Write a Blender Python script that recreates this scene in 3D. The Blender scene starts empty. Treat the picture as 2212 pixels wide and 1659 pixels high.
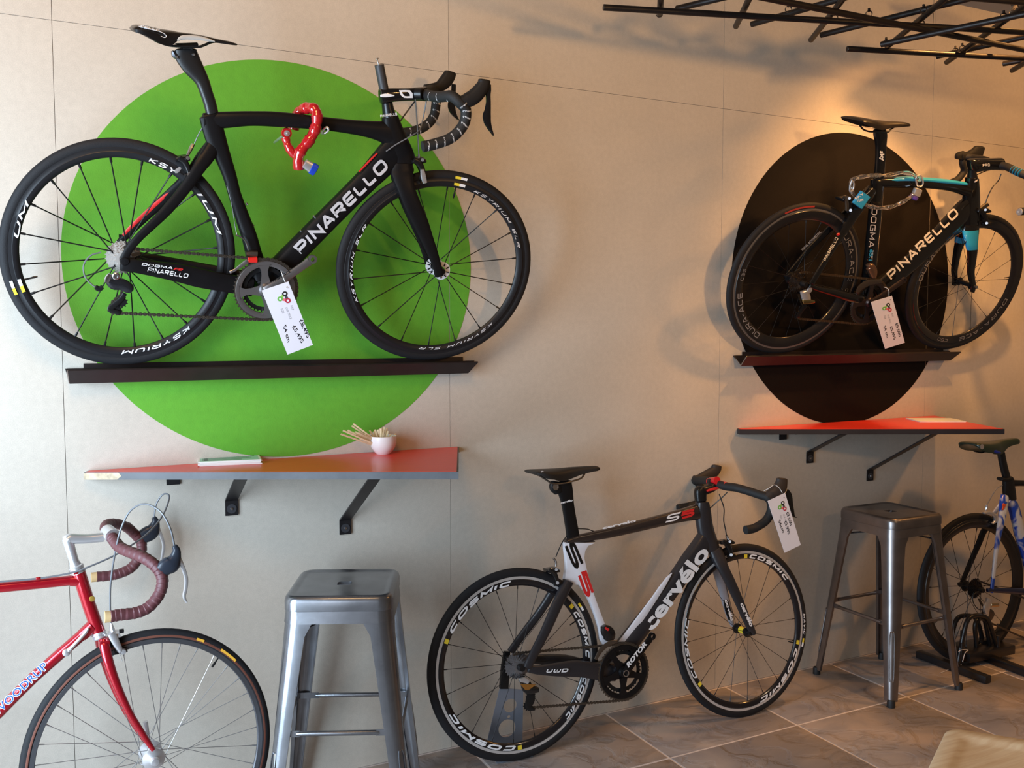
import bpy, bmesh, math, random
import numpy as np
from mathutils import Vector, Matrix
random.seed(7)
sc = bpy.context.scene
COL = sc.collection
PI = math.pi

# ---------------------------------------------------------------- camera
FPX, YAW, PITCH, CD = 2007.2, .4686, -.0651, 3.093
CH = .5073 * CD
CF = np.array([math.sin(YAW)*math.cos(PITCH), math.cos(YAW)*math.cos(PITCH), math.sin(PITCH)])
CR = np.array([math.cos(YAW), -math.sin(YAW), 0.])
CU = np.cross(CR, CF)
CO = np.array([0., -CD, CH])
cam_data = bpy.data.cameras.new('camera')
cam = bpy.data.objects.new('camera', cam_data)
COL.objects.link(cam)
cam_data.sensor_width = 36; cam_data.sensor_fit = 'HORIZONTAL'
cam_data.lens = FPX / 2212 * 36
cam_data.clip_start = .05
mw = Matrix.Identity(4)
for i in range(3):
    mw[i][0], mw[i][1], mw[i][2], mw[i][3] = CR[i], CU[i], -CF[i], CO[i]
cam.matrix_world = mw
sc.camera = cam

# ---------------------------------------------------------------- light and exposure
sc.view_settings.view_transform = 'Standard'
sc.view_settings.look = 'None'
sc.view_settings.gamma = 1
sc.view_settings.use_curve_mapping = False
sc.view_settings.exposure = 0.0
world = bpy.data.worlds.new('world'); sc.world = world
world.use_nodes = True
world.node_tree.nodes['Background'].inputs[0].default_value = (.58, .42, .30, 1)
world.node_tree.nodes['Background'].inputs[1].default_value = .16

def light(name, kind, loc, target, energy, color, **kw):
    d = bpy.data.lights.new(name, kind)
    d.energy = energy; d.color = color
    for k, v in kw.items(): setattr(d, k, v)
    o = bpy.data.objects.new(name, d); COL.objects.link(o)
    o.location = loc
    o.rotation_euler = (Vector(target) - Vector(loc)).to_track_quat('-Z', 'Y').to_euler()
    return o
# shop window far to the left, ahead of the wall
light('window_light', 'AREA', (-1.45, -1.35, 1.15), (.4, 0, .95), 145, (.64, .82, 1.0), shape='RECTANGLE', size=1.3, size_y=2.1)
light('shopfront_light', 'AREA', (-2.4, -4.6, 1.5), (1.6, 0, .7), 26, (.80, .88, 1.0), shape='RECTANGLE', size=1.8, size_y=2.2)
# warm spots: ceiling lamps over the rods, a pendant, two added fills
WARM = (1.0, .47, .14)
light('lamp_or_fill_spot', 'SPOT', (3.38, -.95, 3.15), (3.5, -.1, 1.5), 170, WARM, spot_size=math.radians(84), spot_blend=.8, shadow_soft_size=.05)
light('lamp_or_fill_spot', 'SPOT', (2.3, -3.3, 2.35), (2.6, 0, 2.65), 160, (1, .52, .17), spot_size=math.radians(76), spot_blend=1.0, shadow_soft_size=.10)  # pendant hung lower than the rods, out of view behind the camera
light('lamp_or_fill_spot', 'SPOT', (-.1, -1.9, 3.3), (.5, 0, 2.65), 118, (1, .56, .20), spot_size=math.radians(100), spot_blend=1.0, shadow_soft_size=.40)

light('lamp_or_fill_spot', 'SPOT', (4.9, -1.9, 3.3), (4.3, 0, 1.7), 120, WARM, spot_size=math.radians(100), spot_blend=.9, shadow_soft_size=.10)  # added fill, no lamp seen here: warms and brightens the wall's right end

light('lamp_or_fill_spot', 'SPOT', (2.7, -2.5, 3.3), (2.4, -1.5, .2), 75, (1, .70, .42), spot_size=math.radians(62), spot_blend=1.0, shadow_soft_size=.10)  # added fill, no lamp seen here: brightens the wooden seat and front floor

# ---------------------------------------------------------------- geometry of the view: pixel -> place in the room
def ray(x, y): return CF + CR*((x-1106)/FPX) - CU*((y-829.5)/FPX)
def at(x, y, axis, val):
    d = ray(x, y); t = (val-CO[axis])/d[axis]; return CO + t*d
def seen(P):
    d = np.asarray(P, float)-CO; z = d@CF
    return np.array([1106+FPX*(d@CR)/z, 829.5-FPX*(d@CU)/z])
class Plane:
    """the upright middle plane of a bicycle: psi turns it from the wall, lean tips its top towards the room"""
    def __init__(s, P0, psi, lean):
        s.O = np.array(P0, float)
        s.fw = np.array([math.cos(psi), math.sin(psi), 0])
        sd = np.array([math.sin(psi), -math.cos(psi), 0]); z = np.array([0, 0, 1.])
        s.n = sd*math.cos(lean) - z*math.sin(lean)
        s.up = z*math.cos(lean) + sd*math.sin(lean)
    def P(s, x, y, w=0.):
        d = ray(x, y); t = ((s.O + s.n*w - CO)@s.n)/(d@s.n); return CO + t*d
    def L(s, u, v, w=0.): return s.O + s.fw*u + s.up*v + s.n*w
    def uv(s, P): q = np.asarray(P)-s.O; return q@s.fw, q@s.up

# ---------------------------------------------------------------- materials
MATS = {}
def rgb(c):
    if isinstance(c, str):
        c = [int(c[i:i+2], 16)/255 for i in (0, 2, 4)]
        c = [x/12.92 if x <= .04045 else ((x+.055)/1.055)**2.4 for x in c]
    return (*c[:3], 1)
def mat(name, color, rough=.5, metal=0., noise=0., nscale=30., bump=0., bscale=200., coat=0., trans=0., spec=.5):
    if name in MATS: return MATS[name]
    m = bpy.data.materials.new(name); m.use_nodes = True
    nt = m.node_tree; N = nt.nodes; Lk = nt.links; b = N['Principled BSDF']
    b.inputs['Base Color'].default_value = rgb(color)
    b.inputs['Roughness'].default_value = rough
    b.inputs['Metallic'].default_value = metal
    b.inputs['Coat Weight'].default_value = coat
    b.inputs['Coat Roughness'].default_value = .08
    b.inputs['Transmission Weight'].default_value = trans
    b.inputs['Specular IOR Level'].default_value = spec
    tc = N.new('ShaderNodeTexCoord')
    if noise:
        n = N.new('ShaderNodeTexNoise'); n.inputs['Scale'].default_value = nscale; n.inputs['Detail'].default_value = 6
        Lk.new(tc.outputs['Object'], n.inputs['Vector'])
        mx = N.new('ShaderNodeMix'); mx.data_type = 'RGBA'; mx.blend_type = 'MULTIPLY'
        mx.inputs[0].default_value = 1
        mx.inputs[6].default_value = rgb(color)
        r = N.new('ShaderNodeMapRange'); r.inputs[1].default_value = .3; r.inputs[2].default_value = .7
        r.inputs[3].default_value = 1-noise; r.inputs[4].default_value = 1+noise
        Lk.new(n.outputs['Fac'], r.inputs[0]); Lk.new(r.outputs[0], mx.inputs[7]); Lk.new(mx.outputs[2], b.inputs['Base Color'])
    if bump:
        n2 = N.new('ShaderNodeTexNoise'); n2.inputs['Scale'].default_value = bscale; n2.inputs['Detail'].default_value = 4
        Lk.new(tc.outputs['Object'], n2.inputs['Vector'])
        bp = N.new('ShaderNodeBump'); bp.inputs['Strength'].default_value = bump; bp.inputs['Distance'].default_value = .002
        Lk.new(n2.outputs['Fac'], bp.inputs['Height']); Lk.new(bp.outputs[0], b.inputs['Normal'])
    MATS[name] = m
    return m

# ---------------------------------------------------------------- mesh building
class MB:
    def __init__(s): s.v = []; s.f = []; s.mi = []; s.m = 0
    def add(s, vs, fs):
        o = len(s.v); s.v += [tuple(map(float, v)) for v in vs]
        s.f += [tuple(o+i for i in f) for f in fs]; s.mi += [s.m]*len(fs); return s
    def box(s, c, hx, hy, hz):
        """c centre; hx, hy, hz half-extent vectors"""
        c, hx, hy, hz = map(lambda a: np.asarray(a, float), (c, hx, hy, hz))
        vs = [c+a*hx+b*hy+d*hz for a in (-1, 1) for b in (-1, 1) for d in (-1, 1)]
        return s.add(vs, [(0, 1, 3, 2), (4, 6, 7, 5), (0, 4, 5, 1), (2, 3, 7, 6), (0, 2, 6, 4), (1, 5, 7, 3)])
    def abox(s, x0, y0, z0, x1, y1, z1):
        return s.box(((x0+x1)/2, (y0+y1)/2, (z0+z1)/2), (abs(x1-x0)/2, 0, 0), (0, abs(y1-y0)/2, 0), (0, 0, abs(z1-z0)/2))
    def rings(s, R, close=False, cap=True, cyc=False):
        k = len(R[0]); vs = [p for r in R for p in r]; n = len(R); fs = []
        for i in range(n if cyc else n-1):
            a, b = i*k, ((i+1) % n)*k
            for j in range(k if not close else k-1):
                j2 = (j+1) % k; fs.append((a+j, a+j2, b+j2, b+j))
        if cap and not cyc: fs += [tuple(range(k))[::-1], tuple((n-1)*k+j for j in range(k))]
        return s.add(vs, fs)
    def tube(s, pts, r, k=8, smooth=0, cap=True, cyc=False, flat=None):
        pts = [np.asarray(p, float) for p in pts]
        rr = list(r) if hasattr(r, '__len__') else [r]*len(pts)
        if smooth:
            P = catmull([np.append(p, q) for p, q in zip(pts, rr)], smooth, cyc)
            pts = [p[:3] for p in P]; rr = [p[3] for p in P]
        n = len(pts); R = []; ref = None
        for i in range(n):
            t = pts[(i+1) % n if cyc else min(i+1, n-1)] - pts[(i-1) % n if cyc else max(i-1, 0)]
            t = t/(np.linalg.norm(t)+1e-12)
            if ref is None:
                ref = np.array([0, 0, 1.]) if abs(t[2]) < .9 else np.array([1., 0, 0])
            ref = ref - t*(ref@t); ref /= np.linalg.norm(ref)+1e-12
            b = np.cross(t, ref)
            R.append([pts[i] + rr[i]*(math.cos(a)*ref + math.sin(a)*b) for a in np.linspace(0, 2*PI, k, endpoint=False)])
        return s.rings(R, cap=cap, cyc=cyc)
    def cyl(s, a, b, r, k=16, r2=None): return s.tube([a, b], [r, r if r2 is None else r2], k)
    def lathe(s, c, ax, prof, k=32, cyc=False):
        """prof: (radius, distance along ax)"""
        c = np.asarray(c, float); ax = np.asarray(ax, float); ax = ax/np.linalg.norm(ax)
        e = np.array([1., 0, 0]) if abs(ax[0]) < .9 else np.array([0, 1., 0])
        e = e-ax*(e@ax); e /= np.linalg.norm(e); g = np.cross(ax, e)
        R = [[c+ax*h+r*(math.cos(a)*e+math.sin(a)*g) for a in np.linspace(0, 2*PI, k, endpoint=False)] for r, h in prof]
        return s.rings(R, cap=not cyc, cyc=cyc)
    def prism(s, front, back):
        """two matching outlines joined"""
        n = len(front)
        fs = [tuple(range(n)), tuple(range(2*n-1, n-1, -1))] + [(i, n+i, n+(i+1) % n, (i+1) % n) for i in range(n)]
        return s.add(list(front)+list(back), fs)

def catmull(P, k, cyc=False):
    P = [np.asarray(p, float) for p in P]; n = len(P); out = []
    if n < 3 and not cyc:
        return [P[0]+(P[1]-P[0])*i/k for i in range(k)]+[P[1]]
    g = (lambda i: P[i % n]) if cyc else (lambda i: P[i] if 0 <= i < n else (2*P[0]-P[1] if i < 0 else 2*P[-1]-P[-2]))
    for i in range(n if cyc else n-1):
        a, b, c, d = g(i-1), g(i), g(i+1), g(i+2)
        for j in range(k):
            t = j/k
            out.append(.5*((2*b)+(c-a)*t+(2*a-5*b+4*c-d)*t*t+(3*b-3*c+d-a)*t**3))
    if not cyc: out.append(P[-1])
    return out

def mkobj(name, mb, mats, parent=None, origin=(0, 0, 0), sharp=38, bevel=0):
    me = bpy.data.meshes.new(name)
    O = np.asarray(origin, float)
    me.from_pydata([tuple(np.asarray(v)-O) for v in mb.v], [], mb.f)
    if not isinstance(mats, (list, tuple)): mats = [mats]
    for m in mats: me.materials.append(m)
    if len(mats) > 1: me.polygons.foreach_set('material_index', mb.mi)
    bm = bmesh.new(); bm.from_mesh(me); bmesh.ops.recalc_face_normals(bm, faces=bm.faces)
    if bevel: bmesh.ops.bevel(bm, geom=[e for e in bm.edges if len(e.link_faces) == 2 and e.calc_face_angle(0) > .6], offset=bevel, segments=2, profile=.6, affect='EDGES')
    bm.to_mesh(me); bm.free()
    me.polygons.foreach_set('use_smooth', [True]*len(me.polygons))
    me.set_sharp_from_angle(angle=math.radians(sharp))
    o = bpy.data.objects.new(name, me); COL.objects.link(o)
    if parent is not None: o.parent = parent
    return o
class Thing:
    """an Empty at the thing's base that parents its parts"""
    def __init__(s, name, label, cat, loc, group=None):
        s.O = np.asarray(loc, float)
        s.e = bpy.data.objects.new(name, None); COL.objects.link(s.e)
        s.e.location = tuple(s.O); s.e.empty_display_size = .1
        s.e['label'] = label; s.e['category'] = cat
        if group: s.e['group'] = group
    def add(s, name, mb, mats, parent=None, label=None, **kw):
        o = mkobj(name, mb, mats, parent or s.e, s.O, **kw)
        if label: o['label'] = label
        return o
def solo(name, mb, mats, label, cat, loc, group=None, **kw):
    o = mkobj(name, mb, mats, None, loc, **kw); o.location = tuple(loc)
    o['label'] = label; o['category'] = cat
    if group: o['group'] = group
    return o
def struct(name, mb, mats, parent=None, loc=(0, 0, 0), **kw):
    o = mkobj(name, mb, mats, parent, loc, **kw)
    if parent is None: o['kind'] = 'structure'; o.location = tuple(loc)
    return o

# ---------------------------------------------------------------- lettering
def arcp(cx, cy, rx, ry, a0, a1, n=6):
    return [(cx+rx*math.cos(math.radians(a0+(a1-a0)*i/n)), cy+ry*math.sin(math.radians(a0+(a1-a0)*i/n))) for i in range(n+1)]
W_ = 1.15
GL = {   # stroke letters, wide rounded-square style; each: advance width, list of (points, closed)
 'P': (1.1, [([(0, 0), (0, 1)]+arcp(.8, .72, .28, .28, 90, -90)+[(.0, .44)], 0)]),
 'I': (.12, [([(0, 0), (0, 1)], 0)]),
 'N': (1., [([(0, 0), (0, 1), (1, 0), (1, 1)], 0)]),
 'A': (1.1, [([(0, 0), (.5, 1), (.62, 1), (1.12, 0)], 0), ([(.25, .3), (.87, .3)], 0)]),
 'R': (1.1, [([(0, 0), (0, 1)]+arcp(.8, .72, .28, .28, 90, -90)+[(.0, .44)], 0), ([(.55, .44), (1.08, 0)], 0)]),
 'E': (1., [([(1, 1)]+arcp(.2, .8, .2, .2, 90, 180)+arcp(.2, .2, .2, .2, 180, 270)+[(1, 0)], 0), ([(0, .5), (.95, .5)], 0)]),
 'L': (.9, [([(0, 1)]+arcp(.2, .2, .2, .2, 180, 270)+[(.9, 0)], 0)]),
 'O': (1.15, [(arcp(.85, .7, .3, .3, 0, 90)+arcp(.3, .7, .3, .3, 90, 180)+arcp(.3, .3, .3, .3, 180, 270)+arcp(.85, .3, .3, .3, 270, 360), 1)]),
 'D': (1.1, [([(0, 0), (0, 1)]+arcp(.8, .7, .3, .3, 90, 0)+arcp(.8, .3, .3, .3, 0, -90), 1)]),
 'G': (1.1, [([(1.1, 1)]+arcp(.25, .75, .25, .25, 90, 180)+arcp(.25, .25, .25, .25, 180, 270)+[(1.1, 0), (1.1, .5), (.6, .5)], 0)]),
 'M': (1.2, [([(0, 0), (0, 1), (.6, .25), (1.2, 1), (1.2, 0)], 0)]),
 'S': (1., [([(1, 1)]+arcp(.25, .75, .25, .25, 90, 270)+arcp(.75, .25, .25, .25, 90, -90)+[(0, 0)], 0)]),
 'C': (1., [([(1, 1)]+arcp(.25, .75, .25, .25, 90, 180)+arcp(.25, .25, .25, .25, 180, 270)+[(1, 0)], 0)]),
 'U': (1.05, [([(0, 1)]+arcp(.25, .25, .25, .25, 180, 270)+arcp(.8, .25, .25, .25, 270, 360)+[(1.05, 1)], 0)]),
 'W': (1.3, [([(0, 1)]+arcp(.2, .2, .2, .2, 180, 270)+[(.65, 0), (.65, .9), (.65, 0)]+arcp(1.1, .2, .2, .2, 270, 360)+[(1.3, 1)], 0)]),
 'Y': (1., [([(0, 1), (.5, .5), (1, 1)], 0), ([(.5, .5), (.5, 0)], 0)]),
 'K': (1., [([(0, 0), (0, 1)], 0), ([(1, 1), (.1, .48), (1, 0)], 0)]),
 'T': (1., [([(0, 1), (1, 1)], 0), ([(.5, 1), (.5, 0)], 0)]),
 'V': (1.1, [([(0, 1), (.55, 0), (1.1, 1)], 0)]),
 '-': (.5, [([(0, .48), (.5, .48)], 0)]),
 '5': (1., [([(1, 1), (0, 1), (0, .56)]+arcp(.75, .28, .25, .28, 90, -90)+[(0, 0)], 0)]),
 '3': (1., [([(0, 1)]+arcp(.75, .75, .25, .25, 90, -90)+arcp(.75, .25, .25, .25, 90, -90)+[(0, 0)], 0), ([(.2, .5), (.7, .5)], 0)]),
 '0': (1., [(arcp(.7, .7, .3, .3, 0, 90)+arcp(.3, .7, .3, .3, 90, 180)+arcp(.3, .3, .3, .3, 180, 270)+arcp(.7, .3, .3, .3, 270, 360), 1)]),
 ' ': (.5, []),
}
def stroke_text(s, sw=.2, gap=.32, shear=0.):
    """-> list of quads in (u, v), total width; letter height 1 (outer)"""
    x = 0; Q = []
    for ch in s:
        w, S = GL[ch]
        for pts, closed in S:
            P = [np.array([x+sw/2+p[0], sw/2+p[1]*(1-sw)]) for p in pts]
            n = len(P); Lf, Rt_ = [], []
            for i in range(n):
                a = P[(i-1) % n] if (closed or i > 0) else None; b = P[i]; c = P[(i+1) % n] if (closed or i < n-1) else None
                d1 = (b-a) if a is not None else (c-b); d2 = (c-b) if c is not None else (b-a)
                d1 = d1/(np.linalg.norm(d1)+1e-9); d2 = d2/(np.linalg.norm(d2)+1e-9)
                n1 = np.array([-d1[1], d1[0]]); n2 = np.array([-d2[1], d2[0]]); m = n1+n2
                l = np.linalg.norm(m)
                m = n1 if l < .3 else m/l
                k = 1/max(.45, m@n1)
                Lf.append(b+m*k*sw/2); Rt_.append(b-m*k*sw/2)
            for i in range(n if closed else n-1):
                j = (i+1) % n; Q.append([Lf[i], Lf[j], Rt_[j], Rt_[i]])
        x += w+sw+gap
    x -= gap
    return [[(q[0]+shear*q[1], q[1]) for q in quad] for quad in Q], x
_fc = {}
def font_text(s, bold=0., shear=0.):
    key = (s, bold, shear)
    if key in _fc: return _fc[key]
    cu = bpy.data.curves.new('t', 'FONT'); cu.body = s; cu.offset = bold; cu.shear = shear; cu.resolution_u = 3
    o = bpy.data.objects.new('t', cu); COL.objects.link(o)
    dg = bpy.context.evaluated_depsgraph_get(); dg.update()
    me = o.evaluated_get(dg).to_mesh()
    vs = [(v.co.x, v.co.y) for v in me.vertices]; fs = [tuple(p.vertices) for p in me.polygons]
    o.evaluated_get(dg).to_mesh_clear()
    bpy.data.objects.remove(o); bpy.data.curves.remove(cu)
    xs = [v[0] for v in vs] or [0, 1]; x0, x1 = min(xs), max(xs)
    ys = [v[1] for v in vs] or [0, 1]; y1 = max(ys)
    r = ([[(vs[i][0]-x0)/y1, vs[i][1]/y1] for i in range(len(vs))], fs, (x1-x0)/y1)
    _fc[key] = r
    return r
def put_text(mb, s, fn, kind='font', **kw):
    """fn(u in 0..1, v in 0..1) -> 3D"""
    if kind == 'font':
        vs, fs, W = font_text(s, **kw)
        mb.add([fn(u/W, v) for u, v in vs], fs)
    else:
        Q, W = stroke_text(s, **kw)
        for q in Q: mb.add([fn(u/W, v) for u, v in q], [(0, 1, 2, 3)])
def line_fn(pl, a, b, h, w):
    """text baseline from pixel a to pixel b, letters h pixels tall (to the left of the run), raised w from the plane"""
    w0, w1 = w if isinstance(w, tuple) else (w, w)
    a = np.array(a, float); b = np.array(b, float); d = b-a; n = np.array([d[1], -d[0]])/np.linalg.norm(d)
    def f(u, v):
        p = a+d*u+n*(h*v); return pl.P(p[0], p[1], w0+(w1-w0)*u)
    return f
def Zc(ox, oy, s):
    """coordinates read off an enlarged crop -> picture coordinates"""
    def f(*p):
        return [(ox+q[0]*s, oy+q[1]*s)+tuple(x*s if i == 0 else x for i, x in enumerate(q[2:])) for q in p]
    return f
def loft(mb, pl, pts, w, th, k=14, smooth=4, sup=2.6, cap_round=True):
    """pts (x, y, half width) in the picture; w middle offset from the plane, th half thickness"""
    pts = [np.array(p, float) for p in pts]; n = len(pts)
    wl = list(w) if hasattr(w, '__len__') else [w]*n
    tl = list(th) if hasattr(th, '__len__') else [th]*n
    P = catmull([np.array([*p, a, b]) for p, a, b in zip(pts, wl, tl)], smooth)
    R = []; m = len(P)
    for i in range(m):
        d = (P[min(i+1, m-1)]-P[max(i-1, 0)])[:2]; d /= np.linalg.norm(d)+1e-9
        nn = np.array([d[1], -d[0]]); x, y, hw, ww, tt = P[i]
        A = pl.P(x+nn[0]*hw, y+nn[1]*hw, ww); B = pl.P(x-nn[0]*hw, y-nn[1]*hw, ww)
        c = (A+B)/2; e = (A-B)/2
        ring = []
        for q in range(k):
            a = 2*PI*q/k; ca, sa = math.cos(a), math.sin(a)
            ca = math.copysign(abs(ca)**(2/sup), ca); sa = math.copysign(abs(sa)**(2/sup), sa)
            ring.append(c+e*ca+pl.n*(tt*sa))
        R.append(ring)
    if cap_round:
        def shrink(r, r2, f, g):
            c = sum(r)/len(r); c2 = sum(r2)/len(r2); ln = np.linalg.norm(r[0]-r[len(r)//2])/2
            d = (c-c2)/(np.linalg.norm(c-c2)+1e-9)
            return [c+(p-c)*f+d*ln*g for p in r]
        R = [shrink(R[0], R[1], .55, .16), shrink(R[0], R[1], .85, .08)]+R+[shrink(R[-1], R[-2], .85, .08), shrink(R[-1], R[-2], .55, .16)]
    mb.rings(R); return mb
def plate(mb, pl, pts, w0, w1):
    """flat piece with the given outline in the picture between two offsets from the plane"""
    wm = (w0+w1)/2
    base = [pl.P(x, y, wm) for x, y in pts]
    return mb.prism([b+pl.n*(w1-wm) for b in base], [b+pl.n*(w0-wm) for b in base])
# ================================================================ the room
m_board = mat('grey_board', (.55, .49, .415), .85, noise=.04, nscale=55, bump=.12, bscale=420)
def tweak_board(m):
    nt = m.node_tree; N = nt.nodes; Lk = nt.links
    b = N['Principled BSDF']; src = b.inputs['Base Color'].links[0].from_socket
    tc = N.new('ShaderNodeTexCoord')
    v = N.new('ShaderNodeTexNoise'); v.inputs['Scale'].default_value = 7; v.inputs['Detail'].default_value = 8
    Lk.new(tc.outputs['Object'], v.inputs['Vector'])
    f = N.new('ShaderNodeTexNoise'); f.inputs['Scale'].default_value = 420; f.inputs['Detail'].default_value = 2
    Lk.new(tc.outputs['Object'], f.inputs['Vector'])
    r = N.new('ShaderNodeMapRange'); r.inputs[3].default_value = .93; r.inputs[4].default_value = 1.06
    r2 = N.new('ShaderNodeMapRange'); r2.inputs[1].default_value = .3; r2.inputs[2].default_value = .7; r2.inputs[3].default_value = .90; r2.inputs[4].default_value = 1.08
    Lk.new(v.outputs['Fac'], r.inputs[0]); Lk.new(f.outputs['Fac'], r2.inputs[0])
    mu = N.new('ShaderNodeMath'); mu.operation = 'MULTIPLY'; Lk.new(r.outputs[0], mu.inputs[0]); Lk.new(r2.outputs[0], mu.inputs[1])
    mx = N.new('ShaderNodeMix'); mx.data_type = 'RGBA'; mx.blend_type = 'MULTIPLY'; mx.inputs[0].default_value = 1
    Lk.new(src, mx.inputs[6]); Lk.new(mu.outputs[0], mx.inputs[7]); Lk.new(mx.outputs[2], b.inputs['Base Color'])
tweak_board(m_board)
m_gap = mat('dark_joint', (.16, .13, .11), .9)
SEAM = [-2.45, -1.20, .055, 1.314, 2.545, 3.80, 5.05, 6.3]
HS = 2.4555
wall = struct('wall_back', MB().abox(-2.5, .012, -.1, 6.3, .12, 4.2), m_gap)
for i in range(len(SEAM)-1):
    for z0, z1 in ((0, HS), (HS, 4.2)):
        g = .0007
        b = MB().abox(SEAM[i]+g, 0, z0+g, SEAM[i+1]-g, .012, z1-g)
        struct('panel', b, m_board, wall)
# painted discs, cut where the board joints run through them
def disc(x, z, rx, rz, m, name):
    mb = MB(); n = 160
    cuts = [SEAM[i] for i in range(len(SEAM)) if x-rx < SEAM[i] < x+rx]
    edges = [x-rx]+cuts+[x+rx]
    for a, b in zip(edges, edges[1:]):
        a2 = a+(.0012 if a in cuts else 0); b2 = b-(.0012 if b in cuts else 0)
        xs = [x+rx*math.cos(t) for t in np.linspace(PI, 0, n)]
        xs = sorted(set([a2]+[q for q in xs if a2 < q < b2]+[b2]))
        hh = lambda q: rz*math.sqrt(max(0, 1-((q-x)/rx)**2))
        up = [(q, z+hh(q)) for q in xs]; dn = [(q, z-hh(q)) for q in xs[::-1] if hh(q) > 1e-6]
        up = [p for p in up if True]
        out = up+[p for p in dn if abs(p[1]-z) > 1e-6]
        mb.prism([(p[0], -.0008, p[1]) for p in out], [(p[0], .0, p[1]) for p in out])
    return struct(name, mb, m, wall)
m_green = mat('green_paint', (.105, .36, .022), .75, noise=.05, nscale=40, bump=.2, bscale=260)
m_dark = mat('black_paint', (.0065, .0042, .0034), .7, noise=.06, nscale=40, bump=.2, bscale=260, spec=.15)
disc(.729, 1.773, .6685, .648, m_green, 'painted_disc')['label'] = 'bright green disc painted on the wall boards'
disc(3.271, 1.765, .6695, .656, m_dark, 'painted_disc')['label'] = 'black disc painted on the wall boards'

# floor: riven stone tiles on pale grout
m_grout = mat('grout', (.66, .58, .54), .9, noise=.1, nscale=60)
m_tile = mat('riven_stone', (.175, .14, .12), .5)
def stone(m):
    nt = m.node_tree; N = nt.nodes; Lk = nt.links; b = N['Principled BSDF']
    oi = N.new('ShaderNodeObjectInfo'); tc = N.new('ShaderNodeTexCoord')
    ad = N.new('ShaderNodeVectorMath'); ad.operation = 'ADD'
    cx = N.new('ShaderNodeCombineXYZ'); mu = N.new('ShaderNodeMath'); mu.operation = 'MULTIPLY'; mu.inputs[1].default_value = 30
    Lk.new(oi.outputs['Random'], mu.inputs[0]); Lk.new(mu.outputs[0], cx.inputs[0]); Lk.new(mu.outputs[0], cx.inputs[2])
    Lk.new(tc.outputs['Object'], ad.inputs[0]); Lk.new(cx.outputs[0], ad.inputs[1])
    mp = N.new('ShaderNodeMapping'); mp.inputs['Scale'].default_value = (1, 1.35, 1); mp.inputs['Rotation'].default_value = (0, 0, .35)
    Lk.new(ad.outputs[0], mp.inputs[0])
    n1 = N.new('ShaderNodeTexNoise'); n1.inputs['Scale'].default_value = 3.0; n1.inputs['Detail'].default_value = 7; n1.inputs['Distortion'].default_value = .6
    Lk.new(mp.outputs[0], n1.inputs[0])
    n2 = N.new('ShaderNodeTexNoise'); n2.inputs['Scale'].default_value = 5.5; n2.inputs['Detail'].default_value = 6; n2.inputs['Distortion'].default_value = .9
    Lk.new(mp.outputs[0], n2.inputs[0])
    cr = N.new('ShaderNodeValToRGB'); e = cr.color_ramp.elements
    e[0].position = .3; e[0].color = (.22, .20, .205, 1); e[1].position = .72; e[1].color = (.46, .36, .29, 1)
    q = cr.color_ramp.elements.new(.52); q.color = (.34, .285, .255, 1)
    Lk.new(n1.outputs[0], cr.inputs[0]); 
    # thin veins / cleft edges
    vr = N.new('ShaderNodeMapRange'); vr.inputs[1].default_value = .47; vr.inputs[2].default_value = .5; vr.inputs[3].default_value = 1; vr.inputs[4].default_value = .86
    Lk.new(n2.outputs[0], vr.inputs[0])
    v2 = N.new('ShaderNodeMapRange'); v2.inputs[1].default_value = .5; v2.inputs[2].default_value = .54; v2.inputs[3].default_value = 0; v2.inputs[4].default_value = .15
    Lk.new(n2.outputs[0], v2.inputs[0])
    ss = N.new('ShaderNodeMath'); ss.operation = 'ADD'; Lk.new(vr.outputs[0], ss.inputs[0]); Lk.new(v2.outputs[0], ss.inputs[1])
    mx = N.new('ShaderNodeMix'); mx.data_type = 'RGBA'; mx.blend_type = 'MULTIPLY'; mx.inputs[0].default_value = 1
    Lk.new(cr.outputs[0], mx.inputs[6]); Lk.new(ss.outputs[0], mx.inputs[7]); Lk.new(mx.outputs[2], b.inputs['Base Color'])
    bp = N.new('ShaderNodeBump'); bp.inputs['Strength'].default_value = .55; bp.inputs['Distance'].default_value = .006
    st = N.new('ShaderNodeMapRange'); st.inputs[1].default_value = .44; st.inputs[2].default_value = .56
    Lk.new(n2.outputs[0], st.inputs[0]); Lk.new(st.outputs[0], bp.inputs['Height']); Lk.new(bp.outputs[0], b.inputs['Normal'])
    b.inputs['Roughness'].default_value = .42
stone(m_tile)
floor = struct('floor', MB().abox(-2.5, -4.2, -.12, 6.3, .1, -.0015), m_grout)
TX, TW, TY = 1.984, .6125, -.436
for i in range(-8, 8):
    for j in range(-1, 7):
        x0 = TX+i*TW; x1 = x0+TW; y1 = TY+.6125-j*.6125; y0 = y1-.6125
        y1 = min(y1, -.004)
        if y1-y0 < .02 or x0 < -2.5 or x1 > 6.3: continue
        g = .0048; dz = random.uniform(-.0006, .0006)
        b = MB().abox(x0+g, y0+g, -.02, x1-g, y1-(g if j >= 0 else 0), dz)
        o = struct('tile', b, m_tile, floor, loc=((x0+x1)/2, (y0+y1)/2, 0), bevel=.002)
        o.location = ((x0+x1)/2, (y0+y1)/2, 0)

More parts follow.
